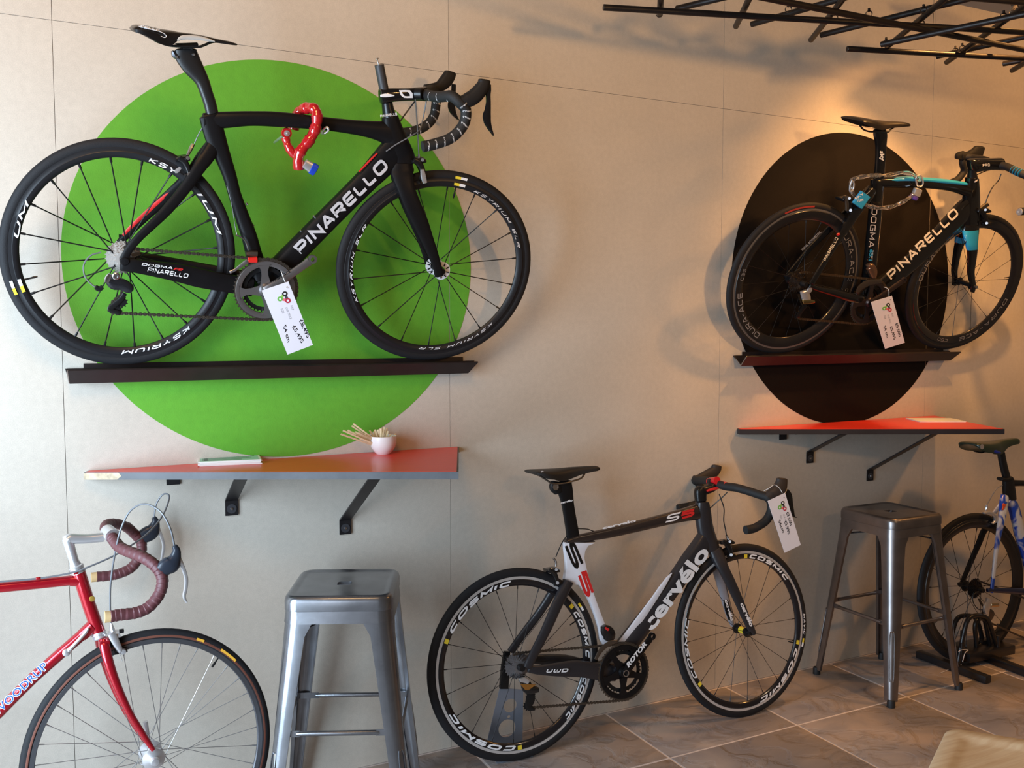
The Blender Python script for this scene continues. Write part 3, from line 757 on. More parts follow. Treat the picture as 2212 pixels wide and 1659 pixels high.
def build_wheel(T, name, wh, rim_in=.845, rim_out=.925, tr_w=.0115, m_rim=None, track=None, n=20, m_sp=None, sp_r=.0016, cross=0., ph=0., sidewall=None, fl=(-.033, .033), fr=.075, skip=(), deep_w=.0115, label=None, m_tr=None):
    m_rim = m_rim or m_rimb; m_sp = m_sp or m_spk
    mb = MB(); ti = (track if track else rim_out-.028)
    wh.rev(mb, [(rim_out+.005, -.0085), (rim_out, -.0100), (ti, -.0100), (ti-.006, -deep_w), ((ti+rim_in)/2, -deep_w*.92), (rim_in+.008, -.0055), (rim_in, -.0025), (rim_in, .0025), (rim_in+.008, .0055), ((ti+rim_in)/2, deep_w*.92), (ti-.006, deep_w), (ti, .0100), (rim_out, .0100), (rim_out+.005, .0085)])
    W_e = T.add(name, mb, m_rim, label=label)
    if track:
        for sg in (-1, 1):
            mb = MB(); wh.rev(mb, [(rim_out-.001, sg*.0100), (ti+.001, sg*.0100), (ti+.001, sg*.0106), (rim_out-.001, sg*.0106)])
            T.add('brake_track', mb, m_tr or m_track, parent=W_e)
    mb = MB(); t = 1-rim_out; N = 10
    prof = [(rim_out+.004+t*.96*math.sin(b) if b > 0 else rim_out, -tr_w*math.cos(b)*(1 if b else .8)) for b in np.linspace(0, PI, N)]
    prof = [(rim_out-.002, -.009)]+[(rim_out+.012+(t-.012)*max(0, math.sin(b))**.8, -tr_w*math.cos(b)) for b in np.linspace(.0, PI, N)]+[(rim_out-.002, .009)]
    wh.rev(mb, prof); T.add('tyre', mb, m_tyre, parent=W_e)
    if sidewall:
        mb = MB()
        for sg in (-1, 1): wh.rev(mb, [(rim_out+.012, sg*(tr_w+.0005)), (rim_out+.024, sg*(tr_w+.0006)), (rim_out+.034, sg*(tr_w-.0012)), (rim_out+.034, sg*(tr_w-.0032)), (rim_out+.012, sg*(tr_w-.002))])
        T.add('sidewall', mb, sidewall, parent=W_e, label='tan brown tyre sidewall')
    spokes(T, wh, W_e, n, rim_in, m_sp, sp_r, cross, ph, fl, fr, skip)
    return W_e
def hub(T, par, wh, prof, m, name='hub', k=28):
    mb = MB(); mb.lathe(wh.c, wh.pl.n, prof, k); return T.add(name, mb, m, parent=par)
def toothed(c, fw, up, n, R, depth, nt, w0, w1, inner=None, mb=None):
    mb = mb or MB(); P = []
    for i in range(nt):
        for f, rr in ((0, R-depth), (.28, R-depth*.9), (.42, R), (.58, R), (.72, R-depth*.9)):
            a = 2*PI*(i+f)/nt; P.append((rr*math.cos(a), rr*math.sin(a), a))
    o1 = [c+fw*x+up*y+n*w1 for x, y, a in P]; o0 = [c+fw*x+up*y+n*w0 for x, y, a in P]
    if inner is None: mb.prism(o1, o0)
    else:
        i1 = [c+fw*inner*math.cos(a)+up*inner*math.sin(a)+n*w1 for x, y, a in P]; i0 = [p-n*(w1-w0) for p in i1]
        mb.rings([o1, o0, i0, i1], cap=False, cyc=True)
    return mb
def cassette(T, par, wh, m=None, R0=.049, R1=.024, n=10, w0=.017, w1=.040):
    pl = wh.pl
    for i in range(n):
        R = R0+(R1-R0)*i/(n-1); w = w0+(w1-w0)*i/(n-1)
        mb = toothed(wh.c, pl.fw, pl.up, pl.n, R, .0042, max(11, int(2*PI*R/.0127)), w-.0008, w+.0008, inner=R-.012)
        mb.rings([[wh.c+(pl.fw*math.cos(a)+pl.up*math.sin(a))*r+pl.n*q for a in np.linspace(0, 2*PI, 24, endpoint=False)] for r, q in ((R-.012, w+.0005), (.012, w), (.012, w-.0005), (R-.012, w-.0005))], cyc=True, cap=False)
        T.add('sprocket', mb, m or m_cog, parent=par)
def chain(T, pts, name='chain', m=None, par=None, wd=.0032, h=.0042):
    """pts: 3D polyline"""
    P = [np.asarray(p, float) for p in pts]; seg = [np.linalg.norm(b-a) for a, b in zip(P, P[1:])]; L = sum(seg); n = int(L/.0127)
    def pos(s):
        for i, q in enumerate(seg):
            if s <= q or i == len(seg)-1: return P[i]+(P[i+1]-P[i])*(s/q)
            s -= q
    mb = MB(); nn = T.pl.n
    for i in range(n):
        a, b = pos(i*L/n), pos((i+1)*L/n); d = (b-a)/2; l = np.linalg.norm(d); u = d/l; v = np.cross(nn, u)
        ww = wd if i % 2 else wd*.7
        for sg in (-1, 1):
            for pc, hl, hh in ((0, l*1.0, h*.55), (-1, l*.38, h), (1, l*.38, h)):
                mb.box((a+b)/2+u*l*pc*.75+nn*sg*ww, u*hl, v*hh, nn*.0006)
        mb.tube([a-nn*wd*1.25, a+nn*wd*1.25], .0022, 6)
    return T.add(name, mb, m or m_chain, parent=par)
def arc_pts(c, pl, R, a0, a1, w, n=16):
    return [c+pl.fw*R*math.cos(math.radians(a0+(a1-a0)*i/n))+pl.up*R*math.sin(math.radians(a0+(a1-a0)*i/n))+pl.n*w for i in range(n+1)]
def ring_mesh(c, pl, prof, k=64):
    mb = MB(); mb.rings([[c+(pl.fw*math.cos(a)+pl.up*math.sin(a))*r+pl.n*w for r, w in prof] for a in np.linspace(0, 2*PI, k, endpoint=False)], cyc=True); return mb
def crankset(T, c, R, w, arm_end, m_ring, m_arm, arms=4, ph=.5, nt=53, arm_w=.014, small=True, arm2=None, spider=True):
    """c centre (3D, in the middle plane), arm_end picture point of the pedal eye"""
    pl = T.pl
    cs = MB(); cs.lathe(c+pl.n*w, pl.n, [(.0005, -.02), (.02, -.02), (.022, .004), (.017, .014), (.010, .015), (.0095, .010), (.0005, .010)], 28)
    root = T.add('crankset', cs, m_arm)
    toothed(c, pl.fw, pl.up, pl.n, R, .0045, nt, w-.0015, w+.0015, inner=R*.80, mb=(mb := MB()))
    T.add('chainring', mb, m_blk if m_ring is m_blk else m_chain, parent=root)
    mb = ring_mesh(c, pl, [(R*.925, w+.002), (R*.915, w+.0045), (R*.80, w+.0045), (R*.755, w+.003), (R*.745, w-.002), (R*.93, w-.002)])
    T.add('ring_face', mb, m_ring, parent=root)
    if small:
        toothed(c, pl.fw, pl.up, pl.n, R*.74, .0042, int(nt*.74), w-.0095, w-.007, inner=R*.58, mb=(mb := MB()))
        T.add('inner_chainring', mb, m_blk, parent=root)
    if spider:
        for i in range(arms):
            a = ph+2*PI*i/arms
            u = pl.fw*math.cos(a)+pl.up*math.sin(a); v = -pl.fw*math.sin(a)+pl.up*math.cos(a)
            mb = MB(); R_ = []
            for f, hw in ((.0, .20), (.25, .15), (.45, .105), (.62, .10), (.74, .15), (.80, .24)):
                p = c+u*R*f; R_.append([p+v*R*hw+pl.n*(w+.0045), p-v*R*hw+pl.n*(w+.0045), p-v*R*hw*.9+pl.n*(w-.003), p+v*R*hw*.9+pl.n*(w-.003)])
            mb.rings(R_); T.add('spider_arm', mb, m_ring, parent=root)
    e = pl.P(*arm_end, w+.012)
    def arm(e, w, nm):
        b = c+pl.n*(w+.009); e = e; d = e-b; L = np.linalg.norm(d); u = d/L; v = np.cross(pl.n, u); v /= np.linalg.norm(v)
        mb = MB(); R_ = []
        for f, hw, th in ((-.02, .017, .006), (.0, .019, .008), (.12, .0155, .008), (.5, .0125, .007), (.85, .0125, .006), (.93, .0135, .006)):
            p = b+u*L*f; R_.append([p+v*hw*math.copysign(abs(math.cos(t))**.7, math.cos(t))+pl.n*th*math.copysign(abs(math.sin(t))**.7, math.sin(t)) for t in np.linspace(0, 2*PI, 12, endpoint=False)])
        mb.rings(R_)
        mb.rings([[e+(u*math.cos(t)+v*math.sin(t))*r+pl.n*q for r, q in ((.0135, .005), (.007, .0055), (.007, -.0055), (.0135, -.005))] for t in np.linspace(0, 2*PI, 24, endpoint=False)], cyc=True)
        return T.add(nm, mb, m_arm, parent=root)
    arm(e, w+.006, 'crank_arm')
    return root
def px_tube(mb, pl, pts, r, k=8, smooth=5, **kw):
    """pts (x, y, w)"""
    return mb.tube([pl.P(*p) for p in pts], r, k, smooth=smooth, **kw)
def saddle(T, pl, st, m, under=None, clamp=None, rails=True, w_off=0.):
    """st: (x, y_top, y_bottom, half width m) from tail to nose"""
    mb = MB(); R = []
    S = catmull([np.array(q, float) for q in st], 3)
    for x, yt, yb, hw in S:
        t = pl.P(x, yt, w_off); b = pl.P(x, yb, w_off); h = (t-b)
        ring = []
        for q in range(16):
            a = 2*PI*q/16; ca, sa = math.cos(a), math.sin(a)
            ring.append(b+h*(.5+.5*(abs(sa)**.8) if sa > -.01 else .55*(1-abs(ca))**.7)+pl.n*hw*math.copysign(abs(ca)**.75, ca))
        R.append(ring)
    mb.rings(R); s_ = T.add('saddle', mb, m, sharp=50)
    return s_
def caliper(T, pl, x, y, s, m, w=0., cable=None, name='brake_caliper'):
    """side-pull brake seen from the side at picture point x, y; s picture pixels per unit"""
    mb = MB()
    loft(mb, pl, [(x-s*.5, y-s*.3, s*.28), (x, y, s*.32), (x+s*.35, y+s*.7, s*.26), (x+s*.5, y+s*1.35, s*.2)], w+.026, .006)
    loft(mb, pl, [(x-s*.55, y-s*.25, s*.26), (x-s*.1, y, s*.3), (x+s*.2, y+s*.7, s*.24), (x+s*.35, y+s*1.3, s*.2)], w-.026, .006)
    loft(mb, pl, [(x-s*.9, y-s*.2, s*.22), (x+s*.1, y-s*.3, s*.34), (x+s*.45, y-s*.25, s*.2)], w, .028)
    c = T.add(name, mb, m)
    mb = MB(); mb.cyl(pl.P(x+s*.5, y+s*1.3, w+.018), pl.P(x+s*.5, y+s*1.3, w+.036), .006, 14); T.add('shoe_bolt', mb, m_screw, parent=c)
    mb = MB(); loft(mb, pl, [(x+s*.05, y+s*1.45, s*.22), (x+s*.95, y+s*1.35, s*.22)], w+.0165, .005); loft(mb, pl, [(x+s*.05, y+s*1.45, s*.22), (x+s*.95, y+s*1.35, s*.22)], w-.0165, .005); T.add('brake_shoe', mb, m_hood, parent=c)
    mb = MB(); mb.cyl(pl.P(x+s*.35, y-s*.3, w+.012), pl.P(x+s*.35, y-s*.3, w+.036), .0055, 12); T.add('pivot_bolt', mb, m_screw, parent=c)
    return c
def bk(name, label, pl, base, cat='bicycle'):
    T = Thing(name, label, cat, base); T.pl = pl; return T
def tag(pl, w, A, B, C, D, lines, label, string, hold=None):
    """shop price tag: picture corners (hole end left, right; far end right, left)"""
    A, B, C, D = [np.array(q, float) for q in (A, B, C, D)]
    def f(s, t, dw=0.):
        p = A*(1-s)*(1-t)+B*(1-s)*t+C*s*t+D*s*(1-t); return pl.P(p[0], p[1], w)+pl.n*dw
    T = Thing('price_tag', label, 'price tag', f(.1, .8)); T.pl = pl
    mb = MB(); mb.prism([f(0, 0, .0004), f(0, 1, .0004), f(1, 1, .0004), f(1, 0, .0004)], [f(0, 0, -.0004), f(0, 1, -.0004), f(1, 1, -.0004), f(1, 0, -.0004)])
    card = T.add('card', mb, mat('tag_card', (.80, .78, .84), .6))
    asp = np.linalg.norm(f(1, .5)-f(0, .5))/np.linalg.norm(f(.5, 1)-f(.5, 0))
    def ringp(s, t, r, r2, dw):
        mb = MB(); mb.rings([[f(s+q*math.cos(a), t+q*asp*math.sin(a), z) for q, z in ((r, dw), (r2, dw), (r2, dw-.0003), (r, dw-.0003))] for a in np.linspace(0, 2*PI, 24, endpoint=False)], cyc=True); return mb
    kB, kG, kR = (.153, .72), (.202, .50), (.263, .734)
    def link(a, b, m, z):
        a = np.array(a); b = np.array(b); d = (b-a)*np.array([1, 1/asp]); d /= np.linalg.norm(d); n = np.array([-d[1], d[0]*asp])*.017
        mb = MB(); mb.prism([f(*(a+n), z), f(*(b+n*1.2), z), f(*(b-n*1.2), z), f(*(a-n), z)], [f(*(a+n), z-.0003), f(*(b+n*1.2), z-.0003), f(*(b-n*1.2), z-.0003), f(*(a-n), z-.0003)])
        T.add('printed_mark', mb, m)
    link(kG, kB, mat('tag_lime', (.35, .62, .12), .6), .0007); link(kG, kR, mat('tag_pink', (.80, .16, .20), .6), .00075); link(kB, kR, mat('tag_grey', (.06, .06, .07), .6), .0008)
    for k_, m in ((kG, mat('tag_green', (.16, .48, .07), .6)), (kB, mat('tag_black', (.012, .012, .014), .6)), (kR, mat('tag_red', (.50, .02, .05), .6))):
        T.add('printed_mark', ringp(*k_, .037, .017, .0011), m)
        mb = MB(); mb.prism([f(k_[0]+.017*math.cos(a), k_[1]+.017*asp*math.sin(a), .00095) for a in np.linspace(0, 2*PI, 16, endpoint=False)], [f(k_[0]+.017*math.cos(a), k_[1]+.017*asp*math.sin(a), .0006) for a in np.linspace(0, 2*PI, 16, endpoint=False)])
        T.add('printed_mark', mb, m_white)
    mb = MB()
    for s_, s0, s1, t in (('RRP', .347, .42, .745), ('OUR PRICE', .346, .53, .555), ('SIZE', .342, .415, .385)):
        put_text(mb, s_, lambda u, v: f(s0+(s1-s0)*u, t+.075*v, .0006))
    T.add('small_print', mb, mat('tag_print_grey', (.28, .27, .30), .6))
    mb = MB()
    for s_, s0, s1, t0, t1, h in lines:
        put_text(mb, s_, lambda u, v: f(s0+(s1-s0)*u-.02*v, t0+(t1-t0)*u+h*v, .0007), bold=.018, shear=-.1)
    T.add('handwriting', mb, mat('pen_ink', (.02, .02, .03), .6))
    mb = MB(); mb.prism([f(.07+.009*math.cos(a), .875+.009*asp*math.sin(a), .0008) for a in np.linspace(0, 2*PI, 12, endpoint=False)], [f(.07+.009*math.cos(a), .875+.009*asp*math.sin(a), .0005) for a in np.linspace(0, 2*PI, 12, endpoint=False)])
    T.add('eyelet', mb, m_blk)
    for st in string:
        mb = MB(); mb.tube([pl.P(*q) for q in st], .0011, 6, smooth=4); T.add('string', mb, m_string)
    return T
def rim_text(T, par, wh, s, a0, a1, r0, r1, m, w, kind='stroke', out=True, **kw):
    """letters round the rim between angles (deg); out: feet toward the hub"""
    mb = MB()
    def f(u, v):
        a = math.radians(a0+(a1-a0)*u); r = (r0+(r1-r0)*v) if out else (r1-(r1-r0)*v)
        return wh.W(a, r, w)
    put_text(mb, s, f, kind, **kw); return T.add('lettering', mb, m, parent=par)
def rim_patch(T, par, wh, a0, a1, r0, r1, m, w, name='label'):
    mb = MB(); A = [math.radians(a0+(a1-a0)*i/4) for i in range(5)]
    mb.prism([wh.W(a, r0, w) for a in A]+[wh.W(a, r1, w) for a in A[::-1]], [wh.W(a, r0, w-.0004) for a in A]+[wh.W(a, r1, w-.0004) for a in A[::-1]])
    return T.add(name, mb, m, parent=par)
# ================================================================ bicycle A: matt black, on the left rail
m_car_a = m_carbon
pA = Plane((0, -.045, 1.40), 0, .294)
TA = bk('road_bicycle', 'large matt black road bicycle on the wall rail before the green disc', pA, (.65, -.05, 1.40))
z1, z2, z3, z4 = Zc(0, 0, .2532), Zc(400, 0, .3391), Zc(0, 380, .3345), Zc(600, 320, .2712)
zb = Zc(860, 120, .1326); zk = Zc(480, 540, .13863)
mb = MB()
loft(mb, pA, [(440, 262, 18), (470, 260, 18.5), (502, 258, 17.5), (546, 256, 16), (603, 258, 16.5), (692, 266, 14.5), (766, 275, 16), (815, 282, 21), (850, 290, 30)], 0, [.014, .016, .018, .018, .018, .017, .019, .021, .022])
fr = TA.add('frame', mb, m_car_a)
mb = MB(); loft(mb, pA, [(842, 252, 17), (846, 270, 20), (856, 305, 25), (868, 340, 28), (872, 356, 23)], 0, .022); TA.add('head_tube', mb, m_car_a, parent=fr)
mb = MB(); loft(mb, pA, [(856, 308, 24), (842, 335, 30), (812, 368, 27), (790, 391, 24.5), (740, 441, 23.5), (680, 501, 23.5), (625, 557, 24), (588, 598, 26), (566, 620, 25)], 0, [.02, .021, .022, .022, .022, .023, .026, .03, .03], sup=3.2); TA.add('down_tube', mb, m_car_a, parent=fr)
mb = MB(); loft(mb, pA, [(452, 250, 22), (459, 275, 23), (468, 305, 22), (480, 335, 18), (496, 380, 15), (507, 420, 14), (522, 465, 15.5), (538, 510, 17), (548, 548, 18), (562, 600, 22)], 0, [.015, .016, .017, .016, .015, .015, .016, .02, .026, .03]); TA.add('seat_tube', mb, m_car_a, parent=fr)
mb = MB(); loft(mb, pA, [(462, 312, 17), (447, 338, 17), (428, 365, 14.5), (398, 409, 13), (362, 452, 12), (330, 484, 10.5), (300, 513, 9.5), (278, 540, 9), (268, 560, 10)], [0, .012, .026, .034, .045, .053, .06, .064, .066], [.014, .013, .01, .009, .008, .008, .007, .006, .006]); TA.add('seat_stay', mb, m_car_a, parent=fr)
mb = MB(); loft(mb, pA, [(462, 312, 17), (440, 338, 16), (414, 372, 13), (385, 403, 12), (340, 444, 11), (300, 482, 9), (262, 520, 8), (250, 535, 8)], [0, -.012, -.026, -.034, -.045, -.053, -.06, -.062], [.014, .013, .01, .009, .008, .008, .007, .006]); TA.add('seat_stay', mb, m_car_a, parent=fr)
mb = MB(); loft(mb, pA, [(392, 398, 3.5), (345, 434, 4.5), (300, 474, 4.5), (266, 508, 3.5)], [-.026, -.036, -.0445, -.052], .0012, k=6); TA.add('red_stripe', mb, m_redp, parent=fr, label='red stripe on the far seat stay')
mb = MB(); loft(mb, pA, [(262, 570, 15), (290, 574, 15), (335, 581, 17), (384, 589, 20), (430, 600, 21), (475, 609, 20), (545, 620, 20)], [.062, .062, .055, .048, .042, .036, .02], [.007, .009, .010, .011, .012, .012, .014], sup=3); TA.add('chain_stay', mb, m_car_a, parent=fr)
mb = MB(); loft(mb, pA, [(245, 545, 11), (330, 562, 13), (430, 583, 16), (545, 606, 18)], [-.062, -.055, -.042, -.02], [.007, .010, .012, .014]); TA.add('chain_stay', mb, m_car_a, parent=fr)
cA = pA.P(577, 626, .045); cAm = cA-pA.n*.045
mb = MB(); mb.cyl(cAm-pA.n*.036, cAm+pA.n*.036, .026, 24); TA.add('bottom_bracket', mb, m_car_a, parent=fr)
# lettering on the frame
mb = MB(); put_text(mb, 'PINARELLO', line_fn(pA, (650, 554), (841, 362), 27, .0245), 'stroke', sw=.25, gap=.18, shear=.12)
TA.add('lettering', mb, m_silverp, parent=fr, label='silver lettering along the down tube')
mb = MB(); put_text(mb, 'PINARELLO', line_fn(pA, (318, 587), (405, 601), 10, (.0735, .0605)), 'stroke', sw=.21, gap=.24, shear=.2); TA.add('lettering', mb, m_white, parent=fr)
mb = MB(); put_text(mb, 'DOGMA', line_fn(pA, (306, 573), (372, 582), 5.5, (.0735, .066)), 'stroke', sw=.2, gap=.24, shear=.2); TA.add('lettering', mb, m_white, parent=fr)
mb = MB(); put_text(mb, 'F8', line_fn(pA, (374, 582.5), (395, 585.5), 5, (.066, .063)), bold=.03, shear=.3); TA.add('lettering', mb, m_redp, parent=fr)
mb = MB(); put_text(mb, 'PINARELLO', line_fn(pA, (822, 254), (858, 249), 6, .0235), 'stroke', sw=.22, gap=.24); TA.add('lettering', mb, m_white, parent=fr)
mb = MB(); loft(mb, pA, [(776, 371, 1.6), (797, 349, 2.2), (815, 331, 1.6)], .020, .0015, k=6); TA.add('red_stripe', mb, m_redp, parent=fr)
# bottle bolts
for x, y in ((678, 467), (650, 499), (533, 440), (546, 486)):
    mb = MB(); mb.lathe(pA.P(x, y, 0), pA.P(x-6, y-6, 0)-pA.P(x, y, 0), [(.0005, -.006), (.0035, -.004), (.0035, .003), (.0005, .0045)], 8); TA.add('bottle_bolt', mb, m_screw, parent=fr)
# seat post and saddle
mb = MB(); loft(mb, pA, z1((1585, 425, 95), (1590, 470, 98), (1640, 560, 88), (1720, 680, 62), (1760, 790, 55), (1790, 880, 54), (1810, 965, 54)), 0, [.012]*7, sup=2.3)
sp = TA.add('seat_post', mb, mat('seatpost_black', (.012, .0115, .012), .33))
mb = MB(); loft(mb, pA, z1((1470, 435, 12), (1490, 470, 26), (1525, 500, 12)), .0, .011, k=8); TA.add('seat_clamp', mb, mat('clamp_grey', (.09, .09, .10), .35, metal=.8), parent=sp)
for q in ((1508, 487), (1655, 466)):
    (a,) = z1(q); mb = MB(); mb.cyl(pA.P(*a, .008), pA.P(*a, .0155), .0032, 10); TA.add('clamp_bolt', mb, m_screw, parent=sp)
mb = MB(); loft(mb, pA, z1((1500, 385, 18), (1590, 388, 24), (1680, 380, 20)), 0, .026, k=8); TA.add('rail_clamp', mb, m_blk, parent=sp)
mb = MB(); loft(mb, pA, z1((1560, 395, 28), (1640, 405, 28)), 0, .012, k=8); TA.add('clamp_body', mb, m_blk, parent=sp)
sd = saddle(TA, pA, [(284, 58, 64, .060), (291, 53.5, 71, .066), (308, 54, 77, .066), (328, 58, 88, .058), (345, 62, 98, .050), (358, 64, 101, .043), (372, 66, 97, .037), (386, 69, 85, .032), (410, 72, 81, .028), (440, 77, 85, .024), (470, 84, 93, .020), (495, 89, 97, .018), (508, 93, 98, .014), (512, 95, 97, .008)], mat('saddle_black', (.010, .009, .010), .28))
mb = MB(); loft(mb, pA, [(384, 88, 2), (391, 82, 4.5), (405, 80.5, 5), (430, 82, 4.6), (450, 86, 3.4), (464, 89.5, 1)], [.0335, .032, .0295, .0265, .024, .022], .0018, k=6); TA.add('saddle_panel', mb, mat('grey_panel', (.45, .44, .42), .5), parent=sd, label='pale grey side panel')
mb = MB(); px_tube(mb, pA, [(345, 92, .02), (372, 99, .022), (425, 101, .022), (440, 98, .02), (462, 90, .012), (490, 93, .006)], .0035); px_tube(mb, pA, [(345, 92, -.02), (372, 99, -.022), (425, 101, -.022), (440, 98, -.02), (462, 90, -.012), (490, 93, -.006)], .0035); TA.add('saddle_rail', mb, m_blk, parent=sd)
mb = MB(); put_text(mb, 'SELLE', lambda u, v: pA.P(302+42*u+2*v, 59+9*u-5*v, .064-.012*u+.002), bold=.02); TA.add('lettering', mb, m_white, parent=sd)
mb = MB(); px_tube(mb, pA, [(300, 56.5, .0665), (330, 63.5, .061), (350, 70, .052), (359, 77, .0445), (356, 81, .046), (347, 78, .050)], .0011, 5); TA.add('stitched_line', mb, m_white, parent=sd)
# fork
mb = MB(); loft(mb, pA, [(868, 352, 22), (868, 366, 26), (870, 382, 23), (878, 410, 19), (892, 445, 18.5), (908, 480, 17), (922, 515, 14), (935, 548, 11.5), (943, 572, 10), (949, 596, 10)], [.004, .008, .022, .036, .042, .045, .048, .050, .051, .052], [.02, .02, .014, .011, .01, .009, .008, .007, .006, .006])
fk = TA.add('fork', mb, m_car_a)
mb = MB(); loft(mb, pA, [(866, 360, 22), (864, 385, 19), (872, 410, 17), (885, 445, 16), (900, 480, 15), (911, 512, 12), (921, 545, 10), (928, 572, 9), (931, 584, 9)], [-.004, -.02, -.036, -.042, -.045, -.048, -.050, -.051, -.052], [.018, .014, .011, .01, .009, .008, .007, .006, .006]); TA.add('fork_blade', mb, m_car_a, parent=fk)
mb = MB(); loft(mb, pA, [(916, 508, .8), (922, 532, 1.8), (929, 556, .8)], -.0385, .0012, k=6); TA.add('red_stripe', mb, m_redp, parent=fk)
# wheels
wr = Wheel(pA, (-4, 508, 297, 787)); wf = Wheel(pA, (725, 1146, 367, 777))
RW = build_wheel(TA, 'rear_wheel', wr, rim_in=.838, rim_out=.925, n=20, cross=.55, ph=.12, sp_r=.0019)
FW = build_wheel(TA, 'front_wheel', wf, rim_in=.838, rim_out=.925, n=18, cross=0, ph=.16, sp_r=.0016, fl=(-.034, .034), fr=.05)
m_hubw = mat('white_flange', (.75, .76, .80), .35)
hub(TA, FW, wf, [(.0005, -.050), (.009, -.050), (.010, -.038), (.012, -.030), (.012, .030), (.010, .038), (.009, .050), (.0005, .050)], m_blk)
for w in (-.034, .034):
    m_ = ring_mesh(wf.c+pA.n*w, pA, [(.030, -.0025), (.0305, .0025), (.014, .003), (.014, -.003)], 32); TA.add('hub_flange', m_, m_hubw, parent=FW, label='white front hub flange')
    for i in range(9):
        a = .16+2*PI*(i*2+(1 if w > 0 else 0))/18; mb = MB(); p = wf.c+pA.n*(w+.0035)+(pA.fw*math.cos(a)+pA.up*math.sin(a))*.0215
        mb.box(p, (pA.fw*math.cos(a)+pA.up*math.sin(a))*.005, (-pA.fw*math.sin(a)+pA.up*math.cos(a))*.0018, pA.n*.001); TA.add('spoke_slot', mb, m_blk, parent=FW)
hub(TA, RW, wr, [(.0005, -.064), (.008, -.064), (.009, -.045), (.024, -.036), (.024, -.03), (.012, -.024), (.012, .012), (.03, .014), (.03, .017), (.012, .018), (.012, .050), (.010, .066), (.0005, .066)], m_blk)
cassette(TA, RW, wr, R0=.050, R1=.026, w0=.017, w1=.042)
mb = MB(); mb.lathe(wr.c, pA.n, [(.0005, .060), (.013, .060), (.014, .068), (.010, .074), (.0005, .075)], 20); TA.add('dropout', mb, m_car_a, parent=fr)
mb = MB(); mb.box(wr.c-pA.n*.066+pA.up*.02, pA.up*.028, pA.fw*.006, pA.n*.004); TA.add('release_lever', mb, m_blk, parent=RW)
# rim and tyre lettering
m_lt = m_white
rim_text(TA, RW, wr, 'KSYRIUM', -47, -90, .850, .890, m_lt, .0122, sw=.22, gap=.3, shear=.3)
rim_text(TA, RW, wr, 'KSY', 76, 60, .850, .890, m_lt, .0122, sw=.22, gap=.3, shear=.3)
rim_text(TA, RW, wr, 'IUM', 43, 17, .850, .890, m_lt, .0122, sw=.22, gap=.3, shear=.3)
rim_text(TA, RW, wr, 'UM', 172, 152, .850, .890, m_lt, .0122, sw=.22, gap=.3, shear=.3)
rim_text(TA, FW, wf, 'KSYRIUM SLR', 72, 18, .850, .876, m_lt, .0122, sw=.17, gap=.5, shear=.5)
rim_text(TA, FW, wf, 'KSYRIUM SLR', -42, -97, .850, .876, m_lt, .0122, sw=.17, gap=.5, shear=.5)
rim_text(TA, FW, wf, 'KSYRIUM SLR', 205, 152, .850, .876, m_lt, .0122, sw=.17, gap=.5, shear=.5)
for wh, W_, a in ((wr, RW, 202), (wf, FW, 86)):
    rim_patch(TA, W_, wh, a, a-3.6, .862, .890, m_yel, .0124); rim_patch(TA, W_, wh, a-3.6, a-7.5, .862, .890, m_white, .0124)
    rim_patch(TA, W_, wh, a, a-3.6, .930, .955, m_yel, .0126); rim_patch(TA, W_, wh, a-3.6, a-7.5, .930, .955, m_white, .0126)
for wh, W_, a in ((wr, RW, 196), (wf, FW, 83.5)):
    mb = MB(); mb.tube([wh.W(math.radians(a), .845), wh.W(math.radians(a), .79), wh.W(math.radians(a), .76), wh.W(math.radians(a), .73)], [.003, .0025, .0035, .002], 8); TA.add('valve', mb, m_blk, parent=W_)
# steerer, stem, handlebar
mb = MB(); mb.tube([pA.P(819, 140), pA.P(830, 196)], .0145, 20); st = TA.add('steerer_tube', mb, mat('steerer_grey', (.035, .035, .038), .5))
mb = MB(); mb.tube([pA.P(814, 126), pA.P(815, 128), pA.P(815, 129), pA.P(818, 141)], [.005, .005, .002, .002], 10); TA.add('top_bolt', mb, m_screw, parent=st)
mb = MB(); mb.tube([pA.P(836, 222), pA.P(838, 234), pA.P(842, 254)], [.017, .0185, .022], 20); TA.add('headset', mb, m_blk)
mb = MB(); loft(mb, pA, [(822, 208, 17), (832, 207, 17), (850, 205, 15), (880, 204, 14), (905, 203, 15), (918, 203, 16)], 0, [.018, .02, .017, .016, .02, .024], sup=3); stm = TA.add('stem', mb, m_gloss)
(q1, q2, q3, q4) = zb((15, 565), (195, 560), (240, 695), (90, 690))
mb = MB(); o = [pA.P(*zb((x, y))[0], .0185) for x, y in ((15, 565), (110, 562), (195, 566), (238, 620), (240, 692), (150, 692), (95, 688), (45, 650))]
i_ = [pA.P(*zb((x, y))[0], .0185) for x, y in ((60, 593), (110, 592), (160, 594), (190, 630), (192, 662), (145, 664), (105, 660), (75, 625))]
mb.rings([o, i_], cap=False); mb.rings([[p-pA.n*.0005 for p in o], o], cap=False); TA.add('emblem', mb, m_white, parent=stm)
mb = MB(); loft(mb, pA, [(822, 207, 2.5), (836, 206, 4), (852, 206.5, 1)], .0195, .001, k=6); TA.add('white_flash', mb, m_white, parent=stm)
mb = MB(); 
bars = zb((390, 620), (500, 650), (640, 672), (760, 665), (880, 665), (990, 755), (1090, 860), (1105, 960), (1085, 1080), (1020, 1195), (920, 1300), (790, 1380), (650, 1425), (520, 1462), (400, 1485))
wn = [0.0, .05, .11, .15, .185, .20, .20, .20, .20, .2, .2, .2, .2, .2, .2]
mb.tube([pA.P(x, y, w) for (x, y), w in zip(bars, wn)], [.0165]*15, 14, smooth=4)
hb = TA.add('handlebar', mb, m_tape)
